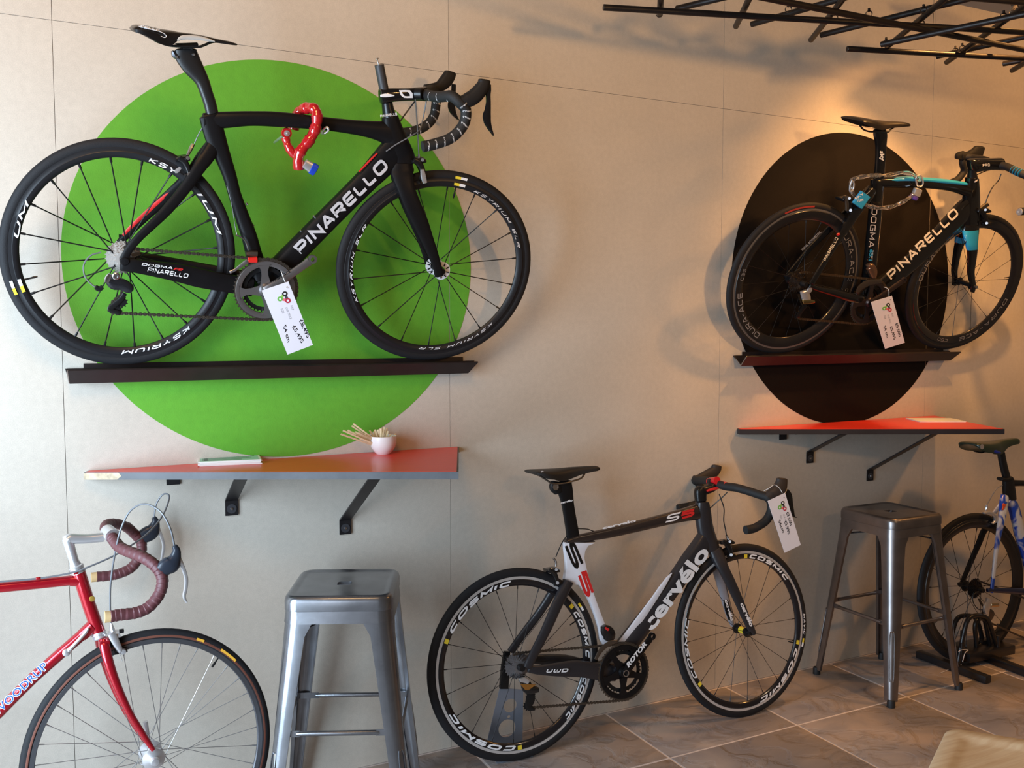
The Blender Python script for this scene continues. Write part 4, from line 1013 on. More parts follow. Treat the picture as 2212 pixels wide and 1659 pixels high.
barf = zb((360, 610), (430, 600), (520, 560), (600, 600), (620, 720), (610, 850), (590, 960), (520, 1080), (400, 1175), (250, 1230), (90, 1255))
wfr = [-.02, -.08, -.15, -.19, -.2, -.2, -.2, -.2, -.2, -.2, -.2]
mb = MB(); mb.tube([pA.P(x, y, w) for (x, y), w in zip(barf, wfr)], .0160, 14, smooth=4); TA.add('far_drop', mb, m_tape, parent=hb)
mb = MB(); mb.tube([pA.P(*zb((300, 620))[0], .025), pA.P(*zb((400, 622))[0], .04)], .0185, 18); TA.add('bar_clamp', mb, m_blk, parent=stm)
# words wound round the tape
def tape_words(T, par, pl, path, ws, r, word='PINARELLO', every=1, m=None, sgn=1):
    P = catmull([np.array([*pl.P(x, y, w)]) for (x, y), w in zip(path, ws)], 2)
    mb = MB()
    for i in range(1, len(P)-1, every):
        t = P[i+1]-P[i-1]; t /= np.linalg.norm(t); v = np.cross(pl.n, t); v /= np.linalg.norm(v); n_ = np.cross(t, v); n_ *= (1 if n_@pl.n > 0 else -1)
        def f(u, q):
            a = (u-.5)*1.9*sgn; return P[i]+(v*math.sin(a)+n_*math.cos(a))*(r+.0006)+t*(.0045*(q-.5)-.004*u)
        put_text(mb, word, f, 'stroke', sw=.24, gap=.25)
    return T.add('lettering', mb, m or m_white, parent=par)
tape_words(TA, hb, pA, bars[1:4]+bars[5:], wn[1:4]+wn[5:], .0165, 'NARELLO', 2, sgn=-1)
tape_words(TA, hb, pA, barf[4:], wfr[4:], .0160, 'RELLO', 2, sgn=-1)
mb = MB(); loft(mb, pA, zb((1010, 740, 80), (1110, 735, 115), (1220, 680, 120), (1320, 580, 112), (1390, 470, 95), (1405, 400, 92)), [.2, .2, .2, .2, .2, .2], [.014, .017, .018, .017, .015, .013], k=18); hd = TA.add('brake_hood', mb, m_hood)
mb = MB(); loft(mb, pA, zb((1455, 480, 60), (1465, 560, 50), (1465, 640, 40), (1470, 760, 38), (1460, 880, 50), (1445, 980, 68), (1455, 1080, 60), (1490, 1180, 38), (1530, 1260, 20), (1550, 1300, 12)), .202, .006, k=10); TA.add('brake_lever', mb, m_gloss, parent=hd)
mb = MB(); loft(mb, pA, zb((430, 520, 50), (560, 520, 70), (680, 500, 90), (770, 420, 105), (830, 330, 100), (850, 270, 92)), -.2, [.012, .014, .016, .016, .015, .012], k=16); hd2 = TA.add('brake_hood', mb, m_hood)
mb = MB(); loft(mb, pA, zb((905, 470, 35), (900, 560, 40), (880, 700, 50), (870, 820, 62), (895, 920, 50), (950, 1010, 22), (990, 1050, 10)), -.2, .006, k=10); TA.add('brake_lever', mb, m_gloss, parent=hd2)
# cables
mb = MB(); px_tube(mb, pA, [(897, 214, .02), (900, 250, .02), (903, 300, .012), (905, 338, .012)], .0022); TA.add('brake_cable', mb, mat('steel_cable', (.45, .45, .45), .3, metal=1))
mb = MB(); px_tube(mb, pA, [(900, 214, -.01), (880, 240, -.01), (864, 262, 0)], .0024, 6); TA.add('gear_cable', mb, m_cable)
mb = MB(); px_tube(mb, pA, [(921, 218, -.02), (913, 260, -.03), (905, 282, .015), (884, 296, .03), (856, 312, .028), (834, 327, .024)], .0020, 6); TA.add('gear_cable', mb, m_gcable)
mb = MB(); px_tube(mb, pA, [(437, 276, 0), (428, 292, 0), (420, 310, 0)], .0016, 6); TA.add('brake_cable', mb, m_gcable)
# brakes
br = caliper(TA, pA, 905, 352, 22, m_blk)
mb = MB(); px_tube(mb, pA, [(905, 333, .012), (905.5, 348, .014), (907, 362, .02)], [.0035, .005, .004], smooth=3); TA.add('barrel_adjuster', mb, m_screw, parent=br)
mb = MB(); loft(mb, pA, z2((1510, 1080, 12), (1518, 1125, 17), (1528, 1165, 14)), .034, .004, k=8); TA.add('shoe_holder', mb, m_alu, parent=br)
br = caliper(TA, pA, 398, 348, 22, m_blk)
mb = MB(); px_tube(mb, pA, [(417, 312, 0), (412, 322, .006), (405, 336, .012)], [.0055, .006, .004], smooth=3); TA.add('barrel_adjuster', mb, m_screw, parent=br)
mb = MB(); loft(mb, pA, [(390, 362, 3), (383, 369, 5), (378, 372, 3)], .034, .004, k=8); TA.add('shoe_holder', mb, m_alu, parent=br)
# drivetrain
R_big = .099
cr_ = crankset(TA, cAm+pA.fw*(-.004), R_big, .045, (675, 560), m_crk, m_crk, arms=4, ph=.12, nt=53)
mb = MB(); put_text(mb, 'DURA-ACE', line_fn(pA, (592, 612), (628, 588), 6, .0655), 'stroke', sw=.2, gap=.3, shear=.3); TA.add('lettering', mb, m_blk, parent=cr_)
top = wr.c+pA.up*.030+pA.n*.036+pA.fw*.012
cc0 = cAm+pA.fw*(-.004)
ch = [top+pA.fw*(-.012)+pA.up*.003, top, cc0+pA.up*(R_big-.003)+pA.n*.045-pA.fw*.012]+arc_pts(cc0, pA, R_big-.002, 88, -92, .045, 24)
dj = pA.P(246, 676, .045)
ch += [dj+pA.fw*.01, dj-pA.fw*.006, pA.P(236, 664, .045), pA.P(246, 648, .045), pA.P(262, 638, .045), pA.P(264, 628, .045), pA.P(254, 606, .042)]
chain(TA, ch)
der = MB(); loft(der, pA, [(232, 600, 7), (244, 612, 13), (262, 614, 13), (278, 622, 12), (284, 628, 7)], .058, .012, k=12); dr = TA.add('rear_derailleur', der, mat('gloss_dark_metal', (.035, .037, .045), .13, metal=.7, coat=.5))
mb = MB(); loft(mb, pA, [(238, 592, 5), (233, 602, 7), (230, 610, 5)], .066, .006, k=8); TA.add('link_plate', mb, mat('chrome', (.75, .78, .85), .1, metal=1), parent=dr)
mb = MB(); mb.lathe(pA.P(250, 595, .06), pA.n, [(.0005, -.01), (.0105, -.01), (.0105, .010), (.008, .012), (.0045, .012), (.004, .008), (.0005, .008)], 20); TA.add('pivot_bolt', mb, m_screw, parent=dr)
mb = MB(); loft(mb, pA, [(222, 620, 5), (214, 624, 6), (206, 620, 5)], .05, .006, k=8); TA.add('cable_end', mb, m_blk, parent=dr)
mb = MB(); loft(mb, pA, [(270, 634, 5), (262, 646, 5), (246, 660, 5.5), (236, 669, 5), (260, 677, 4.5)], .051, .0013, k=6); loft(mb, pA, [(270, 634, 5), (262, 646, 5), (246, 660, 5.5), (236, 669, 5), (260, 677, 4.5)], .039, .0013, k=6); TA.add('cage', mb, m_blk, parent=dr)
for q in ((262, 652), (250, 668)):
    mb = toothed(pA.P(*q, .045), pA.fw, pA.up, pA.n, .0185, .004, 11, -.002, .002); TA.add('jockey_wheel', mb, m_blk, parent=dr)
mb = MB(); px_tube(mb, pA, [(218, 545, .04), (196, 552, .045), (181, 572, .05), (184, 598, .05), (200, 616, .05), (212, 622, .05)], .0022, 6); TA.add('gear_cable', mb, m_gcable)
fd = MB(); loft(fd, pA, zk((400, 175, 35), (300, 240, 28), (200, 310, 20), (120, 350, 22)), .053, .0015, k=6); loft(fd, pA, zk((520, 180, 30), (400, 175, 35), (300, 240, 28), (200, 310, 20), (120, 350, 22)), .037, .0015, k=6)
fdo = TA.add('front_derailleur', fd, m_crk)
mb = MB(); loft(mb, pA, zk((410, 155, 42), (540, 150, 48)), .048, .008, k=8); TA.add('red_protector', mb, mat('red_plastic', (.70, .02, .015), .25, coat=.4), parent=fdo, label='red plastic piece on the front derailleur')
mb = MB(); loft(mb, pA, zk((370, 60, 40), (440, 60, 55), (540, 70, 60)), .030, .012, k=8); TA.add('mount', mb, m_chain, parent=fdo)
mb = MB(); px_tube(mb, pA, z3((1465, 60, 0)) and [(490, 400, .018), (500, 440, .018), (508, 490, .018), (512, 508, .022)], .0011, 5); TA.add('gear_cable', mb, m_screw, parent=fdo)
mb = MB(); px_tube(mb, pA, [(509, 507, .022), (520, 512, .026), (531, 522, .03), (537, 540, .035)], .0024, 6); TA.add('cable_arm', mb, m_screw, parent=fdo)
mb = MB(); loft(mb, pA, zk((25, 550, 12), (80, 550, 45), (140, 560, 40)), .02, .02, k=10); TA.add('chain_catcher', mb, m_crk, parent=fdo)

HW1 = [('£8,495', .596, .88, .845, .885, .14), ('£5,495', .644, .92, .53, .62, .13), ('54 cm', .60, .84, .225, .17, .13)]
tag(pA, .085, (565, 627.5), (623, 608), (676, 745), (621, 766), HW1, 'white price tag reading £8,495 hanging from the matt black bicycle crank', [[(607, 585, .055), (613, 602, .075), (621, 622, .087)]])

# red chain lock looped over the top tube
m_sleeve = mat('red_lock_sleeve', (.55, .012, .018), .16, coat=1.0, trans=.25)
lk = Thing('chain_lock', 'red sleeved chain lock with blue-ended padlock hanging on the top tube', 'lock', pA.P(640, 300, 0)); lk.pl = pA
def lumpy(pts, r, mb):
    P = catmull([pA.P(*q[:3]) for q in pts], 6); mb.tube(P, [r*(1+.09*math.sin(i*.8)+.05*math.sin(i*2.1)) for i in range(len(P))], 12)
L2 = lambda *p: [(400+q[0]*.3391, q[1]*.3391, q[2]) for q in p]
mb = MB(); lumpy(L2((722, 1075, .034), (722, 1000, .04), (745, 950, .042), (790, 895, .042), (822, 840, .042), (838, 780, .042), (838, 720, .036), (815, 692, .022), (780, 688, .0), (735, 705, -.025), (705, 760, -.04), (690, 820, -.045)), .0165, mb)
sl = lk.add('sleeve', mb, m_sleeve)
mb = MB(); lumpy(L2((730, 1010, .030), (690, 985, .028), (655, 930, .02), (640, 880, .01)), .0125, mb); lk.add('sleeve', mb, m_sleeve)
(q,) = L2((645, 848, .0)); c = pA.P(*q)
mb = MB(); mb.lathe(c, pA.n, [(.0005, -.006), (.015, -.006), (.0165, 0), (.015, .006), (.0005, .006)], 20); lk.add('end_link', mb, m_sleeve)
mb = MB(); mb.lathe(c+pA.n*.006, pA.n, [(.0005, 0), (.009, 0), (.009, .002), (.003, .002), (.003, .006), (.0005, .007)], 16); lk.add('wall_bolt', mb, m_alu)
mb = MB(); mb.tube([c, c+np.array([0, .16, -.0])], .004, 8); lk.add('bolt_shank', mb, m_alu)
mb = MB(); loft(mb, pA, z2((760, 1040, 30), (815, 1075, 36)), .045, .010, k=12, sup=4); pk = lk.add('padlock_body', mb, m_alu, label='silver padlock body')
mb = MB(); loft(mb, pA, z2((800, 1068, 36), (812, 1074, 40), (830, 1085, 38)), .045, .0115, k=12, sup=4); lk.add('padlock_end', mb, mat('blue_plastic', (.012, .05, .42), .3), label='blue padlock end')
mb = MB(); px_tube(mb, pA, L2((870, 850, .02), (885, 822, .03), (905, 812, .035), (912, 830, .035), (890, 848, .03), (870, 850, .02)), .0035); lk.add('shackle', mb, m_alu)
# ================================================================ bicycle B: black and blue, on the right rail
pB = Plane((0, -.045, 1.40), 0, .33)
TB = bk('road_bicycle', 'gloss black road bicycle with blue top tube on the wall rail before the black disc', pB, (3.2, -.05, 1.40))
zz = Zc(1540, 220, .3617)
G = mat('gloss_black_carbon', (.006, .006, .0065), .16, coat=.35)
mb = MB(); loft(mb, pB, zz((960, 492, 30), (1010, 482, 30), (1130, 482, 32), (1260, 486, 30), (1400, 500, 32), (1480, 516, 38), (1545, 540, 42)), 0, [.013, .016, .018, .018, .017, .019, .02]); fr = TB.add('frame', mb, G)
mb = MB(); loft(mb, pB, zz((1045, 470, 12), (1130, 460, 13), (1260, 464, 13), (1400, 476, 14), (1500, 488, 10)), 0, [.0150, .0186, .0188, .0178, .019], sup=3); TB.add('blue_top_stripe', mb, m_blue, parent=fr, label='sky blue band along the top tube')
mb = MB(); loft(mb, pB, zz((1548, 455, 30), (1546, 520, 38), (1540, 620, 48), (1535, 700, 46), (1535, 755, 44)), 0, .022); TB.add('head_tube', mb, G, parent=fr)
mb = MB(); loft(mb, pB, zz((1542, 585, 30), (1505, 635, 48), (1450, 700, 50), (1380, 770, 47), (1300, 850, 45), (1150, 985, 43), (1010, 1095, 42), (950, 1140, 44)), 0, [.018, .02, .022, .022, .022, .023, .026, .03], sup=3.2); TB.add('down_tube', mb, G, parent=fr)
mb = MB(); loft(mb, pB, zz((985, 470, 38), (978, 540, 36), (965, 700, 36), (950, 850, 36), (938, 980, 36), (930, 1080, 38), (925, 1150, 45)), 0, [.015, .015, .015, .015, .018, .025, .03]); TB.add('seat_tube', mb, G, parent=fr)
mb = MB(); loft(mb, pB, zz((955, 520, 28), (915, 575, 30), (860, 650, 26), (800, 745, 22), (745, 825, 18), (690, 915, 16), (640, 1000, 15), (590, 1085, 14)), [0, .014, .028, .04, .05, .056, .062, .066], [.013, .011, .01, .009, .008, .008, .007, .006]); TB.add('seat_stay', mb, G, parent=fr)
mb = MB(); loft(mb, pB, zz((950, 520, 26), (880, 580, 24), (800, 660, 22), (720, 735, 18), (650, 805, 17), (590, 865, 16), (520, 945, 14), (440, 1040, 12)), [0, -.014, -.028, -.04, -.05, -.056, -.06, -.062], [.013, .011, .01, .009, .008, .008, .007, .006]); TB.add('seat_stay', mb, G, parent=fr)
mb = MB(); loft(mb, pB, zz((575, 1095, 14), (620, 1115, 16), (700, 1135, 22), (790, 1160, 26), (880, 1180, 28), (930, 1185, 28)), [.064, .06, .052, .046, .038, .02], [.008, .009, .010, .011, .012, .014]); TB.add('chain_stay', mb, G, parent=fr)
mb = MB(); loft(mb, pB, zz((450, 1060, 12), (600, 1100, 16), (780, 1145, 20), (930, 1180, 24)), [-.062, -.055, -.042, -.02], [.007, .010, .012, .014]); TB.add('chain_stay', mb, G, parent=fr)
cB = pB.P(*zz((930, 1195))[0], .045)-pB.n*.045
mb = MB(); mb.cyl(cB-pB.n*.036, cB+pB.n*.036, .026, 24); TB.add('bottom_bracket', mb, G, parent=fr)
def L_(T, pl, par, s, a, b, h, w, m, zc=zz, kind='stroke', **kw):
    mb = MB(); (A,), (B,) = zc(a), zc(b)
    put_text(mb, s, line_fn(pl, A, B, h, w), kind, **kw); return T.add('lettering', mb, m, parent=par)
m_cream = mat('cream_print', (.86, .80, .68), .45)
L_(TB, pB, fr, 'PINARELLO', (1068, 1068), (1472, 672), 19.5, .0245, m_cream, sw=.22, gap=.24, shear=.12)
L_(TB, pB, fr, 'DOGMA', (950, 636), (928, 868), 12, .0165, m_silverp, sw=.17, gap=.3)
L_(TB, pB, fr, '65.1', (938, 880), (930, 948), 8, .0205, m_blue, kind='font', bold=.03)
L_(TB, pB, fr, 'THINK 2', (950, 885), (943, 948), 3.5, .0205, m_white, kind='font')
L_(TB, pB, fr, 'PINARELLO', (676, 952), (750, 815), 7, (.0715, .0625), m_cream, sw=.2, gap=.24)
L_(TB, pB, fr, 'THINK ASYMMETRIC', (535, 893), (650, 778), 5, -.048, m_silverp, kind='font')
mb = MB(); loft(mb, pB, zz((740, 795, 7), (756, 788, 7)), .066, .002, k=8); TB.add('emblem', mb, m_redp, parent=fr)
# seatpost and saddle
mb = MB(); loft(mb, pB, zz((995, 165, 34), (1000, 200, 38), (1003, 260, 30), (1000, 350, 27), (993, 440, 27), (985, 480, 28)), 0, .012); sp = TB.add('seat_post', mb, G)
L_(TB, pB, sp, 'sky', (998, 294), (1004, 354), 8.5, .0128, m_white, kind='font', bold=.03)
mb = MB(); loft(mb, pB, zz((950, 438, 8), (1020, 434, 8)), 0, .0155, k=8); TB.add('seat_collar', mb, m_greyp, parent=sp)
zs = lambda *p: [(1540+q[0]*.3617, 220+q[1]*.3617, 220+q[2]*.3617, q[3]) for q in p]
sd = saddle(TB, pB, zs((826, 98, 108, .058), (840, 90, 125, .064), (880, 91, 142, .062), (930, 100, 158, .05), (980, 108, 165, .036), (1040, 114, 155, .026), (1100, 117, 150, .021), (1150, 122, 146, .018), (1170, 130, 142, .010)), mat('saddle_leather', (.018, .014, .012), .35))
for sg in (1, -1):
    mb = MB(); px_tube(mb, pB, [(*q, sg*s) for q, s in zip(zz((878, 140), (900, 165), (940, 178), (1000, 176), (1045, 180), (1062, 165), (1085, 148)), (.02, .022, .022, .022, .022, .018, .01))], .0035); TB.add('saddle_rail', mb, m_blk, parent=sd)
mb = MB(); put_text(mb, 'fi:zik', lambda u, v: pB.P(1540+.3617*(925+75*u), 220+.3617*(128+18*u-16*v), .056-.02*u), bold=.03); TB.add('lettering', mb, m_greyp, parent=sd)
# fork
mb = MB(); loft(mb, pB, zz((1536, 735, 44), (1538, 770, 46), (1542, 830, 38), (1548, 885, 30), (1546, 950, 24), (1540, 1010, 21), (1546, 1060, 18), (1555, 1100, 15), (1548, 1135, 13)), [.004, .012, .036, .044, .047, .049, .051, .052, .052], [.02, .018, .012, .01, .009, .008, .007, .006, .006]); fk = TB.add('fork', mb, G)
mb = MB(); loft(mb, pB, zz((1530, 735, 40), (1500, 770, 36), (1478, 830, 28), (1462, 885, 22), (1450, 950, 19), (1442, 1010, 17), (1446, 1060, 14), (1440, 1095, 12)), [-.004, -.02, -.036, -.044, -.047, -.049, -.051, -.052], [.02, .014, .011, .01, .009, .008, .007, .006]); TB.add('fork_blade', mb, G, parent=fk)
mb = MB(); loft(mb, pB, zz((1537, 765, 43), (1540, 800, 42), (1545, 850, 35), (1548, 882, 31)), [.0135, .027, .041, .0445], [.0192, .0155, .0122, .0110], cap_round=False, k=20); TB.add('blue_band', mb, m_blue, parent=fk, label='sky blue band round the near fork blade')
mb = MB(); loft(mb, pB, zz((1480, 812, 31), (1472, 845, 27)), [-.033, -.04], [.0128, .0115], cap_round=False, k=20); TB.add('blue_band', mb, m_blue, parent=fk)
# wheels
wr = Wheel(pB, (1569, 1860, 437, 763)); wf = Wheel(pB, (1954, 2211, 462, 754))
m_deep = mat('deep_dark_rim', (.020, .0185, .019), .22, metal=.3, coat=.4)
RW = build_wheel(TB, 'rear_wheel', wr, rim_in=.775, rim_out=.93, track=.905, m_tr=mat('dark_brake_track', (.20, .18, .165), .35, metal=.5), m_rim=m_deep, n=20, cross=.5, ph=.1, sp_r=.0010, deep_w=.0125)
FW = build_wheel(TB, 'front_wheel', wf, rim_in=.80, rim_out=.93, m_rim=m_deep, n=16, ph=.1, sp_r=.0010, fl=(-.034, .034), fr=.05, deep_w=.0125)
hub(TB, FW, wf, [(.0005, -.056), (.009, -.056), (.010, -.04), (.019, -.036), (.019, -.031), (.011, -.028), (.011, .028), (.019, .031), (.019, .036), (.010, .04), (.009, .058), (.0005, .058)], m_blk)
hub(TB, RW, wr, [(.0005, -.064), (.008, -.064), (.009, -.045), (.024, -.036), (.024, -.03), (.012, -.024), (.012, .012), (.03, .014), (.03, .017), (.012, .018), (.012, .050), (.010, .066), (.0005, .066)], m_blk)
cassette(TB, RW, wr, m=mat('dark_cogs', (.16, .13, .11), .35, metal=1), R0=.050, R1=.026)
mb = MB(); mb.cyl(wf.c+pB.n*.058, wf.c+pB.n*.064, .007, 14); TB.add('axle_nut', mb, m_screw, parent=FW)
for (W_, wh, t_, a0, a1, r0, r1) in ((RW, wr, 'DURA-ACE', 243, 192, .80, .87), (RW, wr, 'DURA-ACE', 56, 1, .80, .87), (RW, wr, 'C35', 181, 171, .815, .86), (RW, wr, 'C35', -6, -15, .815, .86),
        (FW, wf, 'DURA-ACE', 178, 127, .825, .885), (FW, wf, 'DURA-ACE', -14, -78, .825, .885), (FW, wf, 'C50', -92, -105, .83, .875)):
    rim_text(TB, W_, wh, t_, a0, a1, r0, r1, m_greyp, .0128, sw=.16, gap=.3)
rim_patch(TB, RW, wr, 118, 92, .945, .965, mat('dull_red_label', (.35, .03, .02), .5), .0125)
for wh, W_, a in ((wf, FW, 8), ):
    mb = MB(); mb.tube([wh.W(math.radians(a), .80), wh.W(math.radians(a), .70)], [.003, .002], 8); TB.add('valve', mb, m_blk, parent=W_)
# stem and bars
mb = MB(); mb.tube([pB.P(*zz((1546, 400))[0]), pB.P(*zz((1547, 430))[0]), pB.P(*zz((1549, 462))[0])], [.017, .019, .023], 20); TB.add('headset', mb, m_blk)
mb = MB(); mb.tube([pB.P(*zz((1547, 462))[0]), pB.P(*zz((1548, 470))[0])], .0235, 20); TB.add('headset_ring', mb, m_silverp)
mb = MB(); loft(mb, pB, zz((1535, 385, 40), (1560, 380, 42), (1620, 375, 36), (1680, 372, 36), (1720, 372, 38)), 0, [.018, .021, .017, .02, .024], sup=3); stm = TB.add('stem', mb, G)
mb = MB(); mb.tube([pB.P(*zz((1564, 350))[0]), pB.P(*zz((1565, 362))[0])], [.017, .019], 18); TB.add('stem_cap', mb, m_greyp, parent=stm)
mb = MB(); loft(mb, pB, zz((1590, 356, 6), (1640, 352, 8), (1700, 348, 8)), 0, .012, k=8); TB.add('blue_flash', mb, m_blue, parent=stm)
L_(TB, pB, stm, 'PRO', (1612, 388), (1655, 384), 6, .0215, m_white, sw=.2)
mb = MB(); pts = zz((1700, 372), (1760, 390), (1810, 415), (1870, 440), (1960, 470), (2010, 520), (2015, 580), (1970, 630), (1900, 650), (1835, 655)); ws_ = [0, .05, .11, .16, .2, .2, .2, .2, .2, .2]
mb.tube([pB.P(x, y, w) for (x, y), w in zip(pts, ws_)], .0165, 14, smooth=4); hb = TB.add('handlebar', mb, m_tape)
mb = MB()
for i, (x, y) in enumerate(zz((1790, 405), (1805, 412), (1820, 419), (1835, 425))):
    w = (.09, .11, .125, .14)[i]; c = pB.P(x, y, w); d = pB.P(x+5, y+2.5, w+.012)-c; mb.lathe(c, d, [(.0168, -.0008), (.0174, 0), (.0168, .0008)], 16, cyc=False)
TB.add('tape_stripe', mb, m_blue, parent=hb)
mb = MB(); c = pB.P(*zz((1832, 657))[0], .2); mb.lathe(c, -pB.fw, [(.0005, -.004), (.014, -.004), (.016, 0), (.014, .004), (.006, .005), (.0005, .003)], 20); TB.add('bar_end_plug', mb, m_alu, parent=hb)
mb = MB(); mb.tube([pB.P(x, y, w) for (x, y), w in zip(zz((1680, 372), (1620, 345), (1560, 335), (1500, 330), (1490, 360), (1500, 410), (1475, 450), (1450, 470), (1400, 490)), (0, -.08, -.16, -.2, -.2, -.2, -.2, -.2, -.2))], .0155, 14, smooth=4); TB.add('far_drop', mb, m_tape, parent=hb)
mb = MB(); loft(mb, pB, zz((1480, 325, 26), (1530, 330, 34), (1570, 310, 36), (1590, 280, 28), (1592, 270, 26)), -.2, .015, k=16); hd = TB.add('brake_hood', mb, m_hood)
mb = MB(); loft(mb, pB, zz((1465, 340, 16), (1470, 320, 18), (1500, 312, 20)), -.2, .012, k=12); TB.add('hood_body', mb, m_hood, parent=hd)
mb = MB(); loft(mb, pB, zz((1980, 440, 40), (2060, 420, 45), (2120, 380, 40), (2135, 340, 36)), .2, .017, k=16); hd = TB.add('brake_hood', mb, m_hood)
mb = MB(); loft(mb, pB, zz((2150, 370, 20), (2170, 460, 18), (2165, 540, 24), (2190, 620, 8)), .2, .006, k=8); TB.add('brake_lever', mb, m_gloss, parent=hd)
mb = MB(); px_tube(mb, pB, [(*q, 0.01) for q in zz((1722, 430), (1705, 470), (1670, 510), (1640, 570), (1624, 620))], .0022); TB.add('brake_cable', mb, m_cable)
mb = MB(); px_tube(mb, pB, [(*q, -.01) for q in zz((1700, 400), (1640, 410), (1600, 425), (1570, 440))], .0022); TB.add('gear_cable', mb, m_cable)
caliper(TB, pB, *zz((1610, 660))[0], 18, m_blk)
mb = MB(); loft(mb, pB, zz((1590, 645, 12), (1640, 610, 12)), .01, .008, k=8); TB.add('brake_arm', mb, m_chain)
cl = caliper(TB, pB, *zz((800, 590))[0], 16, m_blk)
mb = MB(); loft(mb, pB, zz((788, 560, 8), (800, 600, 10), (800, 650, 8)), .03, .006, k=8); TB.add('shoe_holder', mb, m_chain, parent=cl)
# drivetrain
m_ringb = mat('dark_bronze_ring', (.075, .055, .05), .35, metal=.8)
cr_ = crankset(TB, cB, .104, .045, zz((1140, 1065))[0], m_ringb, m_ringb, arms=4, ph=.15, nt=53)
top = wr.c+pB.up*.044+pB.n*.036
ch = [top-pB.fw*.02-pB.up*.004, top, cB+pB.up*.101+pB.n*.045-pB.fw*.01]+arc_pts(cB, pB, .102, 86, -95, .045, 20)
(a,), (b,) = zz((500, 1290)), zz((545, 1225))
ch += [pB.P(a[0]+8, a[1]+2, .045), pB.P(*a, .045), pB.P(a[0]+3, a[1]-10, .045), pB.P(a[0]+14, a[1]-22, .045), wr.c-pB.up*.05+pB.n*.04]
chain(TB, ch, m=mat('brass_chain', (.22, .15, .09), .35, metal=.9))
mb = MB(); loft(mb, pB, zz((545, 1130, 24), (555, 1165, 26), (560, 1200, 20)), .06, .010, k=12); dr = TB.add('rear_derailleur', mb, m_alu)
mb = MB(); loft(mb, pB, zz((535, 1195, 14), (570, 1192, 16), (603, 1192, 8)), .064, .008, k=8); TB.add('link_plate', mb, mat('gold_chrome', (.60, .48, .22), .2, metal=1), parent=dr)
mb = MB(); loft(mb, pB, zz((555, 1215, 14), (530, 1245, 12), (505, 1285, 12)), .05, .0014, k=6); loft(mb, pB, zz((555, 1215, 14), (530, 1245, 12), (505, 1285, 12)), .039, .0014, k=6); TB.add('cage', mb, m_blk, parent=dr)
for q in zz((530, 1232), (505, 1275)):
    mb = toothed(pB.P(*q, .045), pB.fw, pB.up, pB.n, .018, .004, 11, -.002, .002); TB.add('jockey_wheel', mb, m_blk, parent=dr)
mb = MB(); mb.lathe(pB.P(*zz((573, 1122))[0], .062), pB.n, [(.0005, 0), (.011, 0), (.011, .008), (.0005, .009)], 16); TB.add('pivot_bolt', mb, m_alu, parent=dr)
mb = MB(); loft(mb, pB, zz((925, 975, 8), (940, 985, 26), (952, 1015, 26), (955, 1050, 14)), .04, .012, k=12); fd = TB.add('front_derailleur', mb, mat('copper_metal', (.42, .24, .15), .25, metal=.9))
mb = MB(); loft(mb, pB, zz((1010, 1070, 10), (930, 1080, 18), (880, 1110, 16), (862, 1140, 10)), .053, .0015, k=6); TB.add('cage', mb, m_chain, parent=fd)
HW2 = [('£9,000', .57, .86, .80, .80, .12), ('£5,495', .60, .88, .52, .52, .12), ('54 cm', .56, .80, .23, .22, .12)]
(a, b, c, d) = zz((943, 1196), (1069, 1158), (1146, 1438), (1028, 1475))
s1 = zz((1020, 1105), (1048, 1120), (1052, 1165))
tag(pB, .085, a, b, c, d, HW2, 'white price tag reading £9,000 hanging from the blue-striped bicycle crank', [[(*s1[0], .06), (*s1[1], .075), (*s1[2], .087)]])
# clear chain lock through frame and post
m_clear = mat('clear_sleeve', (.93, .93, .95), .06, trans=.96)
lk = Thing('chain_lock', 'clear sleeved chain lock looped round the seat post of the blue-striped bicycle', 'lock', pB.P(*zz((960, 480))[0], 0))
lw = zz((1235, 470), (1190, 432), (1120, 425), (1040, 438), (960, 440), (880, 450), (835, 465), (822, 510), (850, 570), (905, 612), (980, 632), (1060, 628), (1130, 600), (1190, 560), (1225, 530))
wl = (.03, .026, .0, -.02, .04, .03, .02, .01, .02, .04, .045, .04, .04, .035, .03)
P = catmull([pB.P(x, y, w) for (x, y), w in zip(lw, wl)], 6)
mb = MB(); mb.tube(P, [.0085*(1+.15*math.sin(i*.9)) for i in range(len(P))], 10); lk.add('sleeve', mb, m_clear)
m_lk = mat('zinc_link', (.55, .50, .44), .25, metal=1)
for i in range(2, len(P)-2, 3):
    c = (P[i]+P[i+1])/2; t = P[i+1]-P[i]; t /= np.linalg.norm(t); q = np.cross(t, pB.n if (i//3) % 2 else pB.up); q /= np.linalg.norm(q)
    mb = MB(); mb.tube([c+t*.011*math.cos(a)+q*.0048*math.sin(a) for a in np.linspace(0, 2*PI, 12, endpoint=False)], .0016, 5, cyc=True); lk.add('chain_link', mb, m_lk)
for pts in (((1215, 445), (1240, 440), (1255, 480), (1245, 505), (1222, 500), (1212, 465)), ((830, 470), (820, 500), (818, 535), (836, 525), (842, 490))):
    mb = MB(); px_tube(mb, pB, [(*q, .034) for q in zz(*pts)]+[(*zz(pts[0])[0], .034)], .0035, 8); lk.add('end_ring', mb, m_alu)
mb = MB(); loft(mb, pB, zz((1210, 560, 20), (1225, 522, 20)), .034, .010, k=12, sup=5); lk.add('padlock_body', mb, m_alu, label='silver padlock body')
mb = MB(); loft(mb, pB, zz((1196, 580, 16), (1204, 566, 18)), .034, .0105, k=12, sup=5); lk.add('padlock_end', mb, mat('violet_plastic', (.10, .06, .40), .3))
tg = Thing('blue_key_fob', 'bright blue fob hanging behind the seat post of the blue-striped bicycle', 'fob', pB.P(*zz((885, 585))[0], .04))
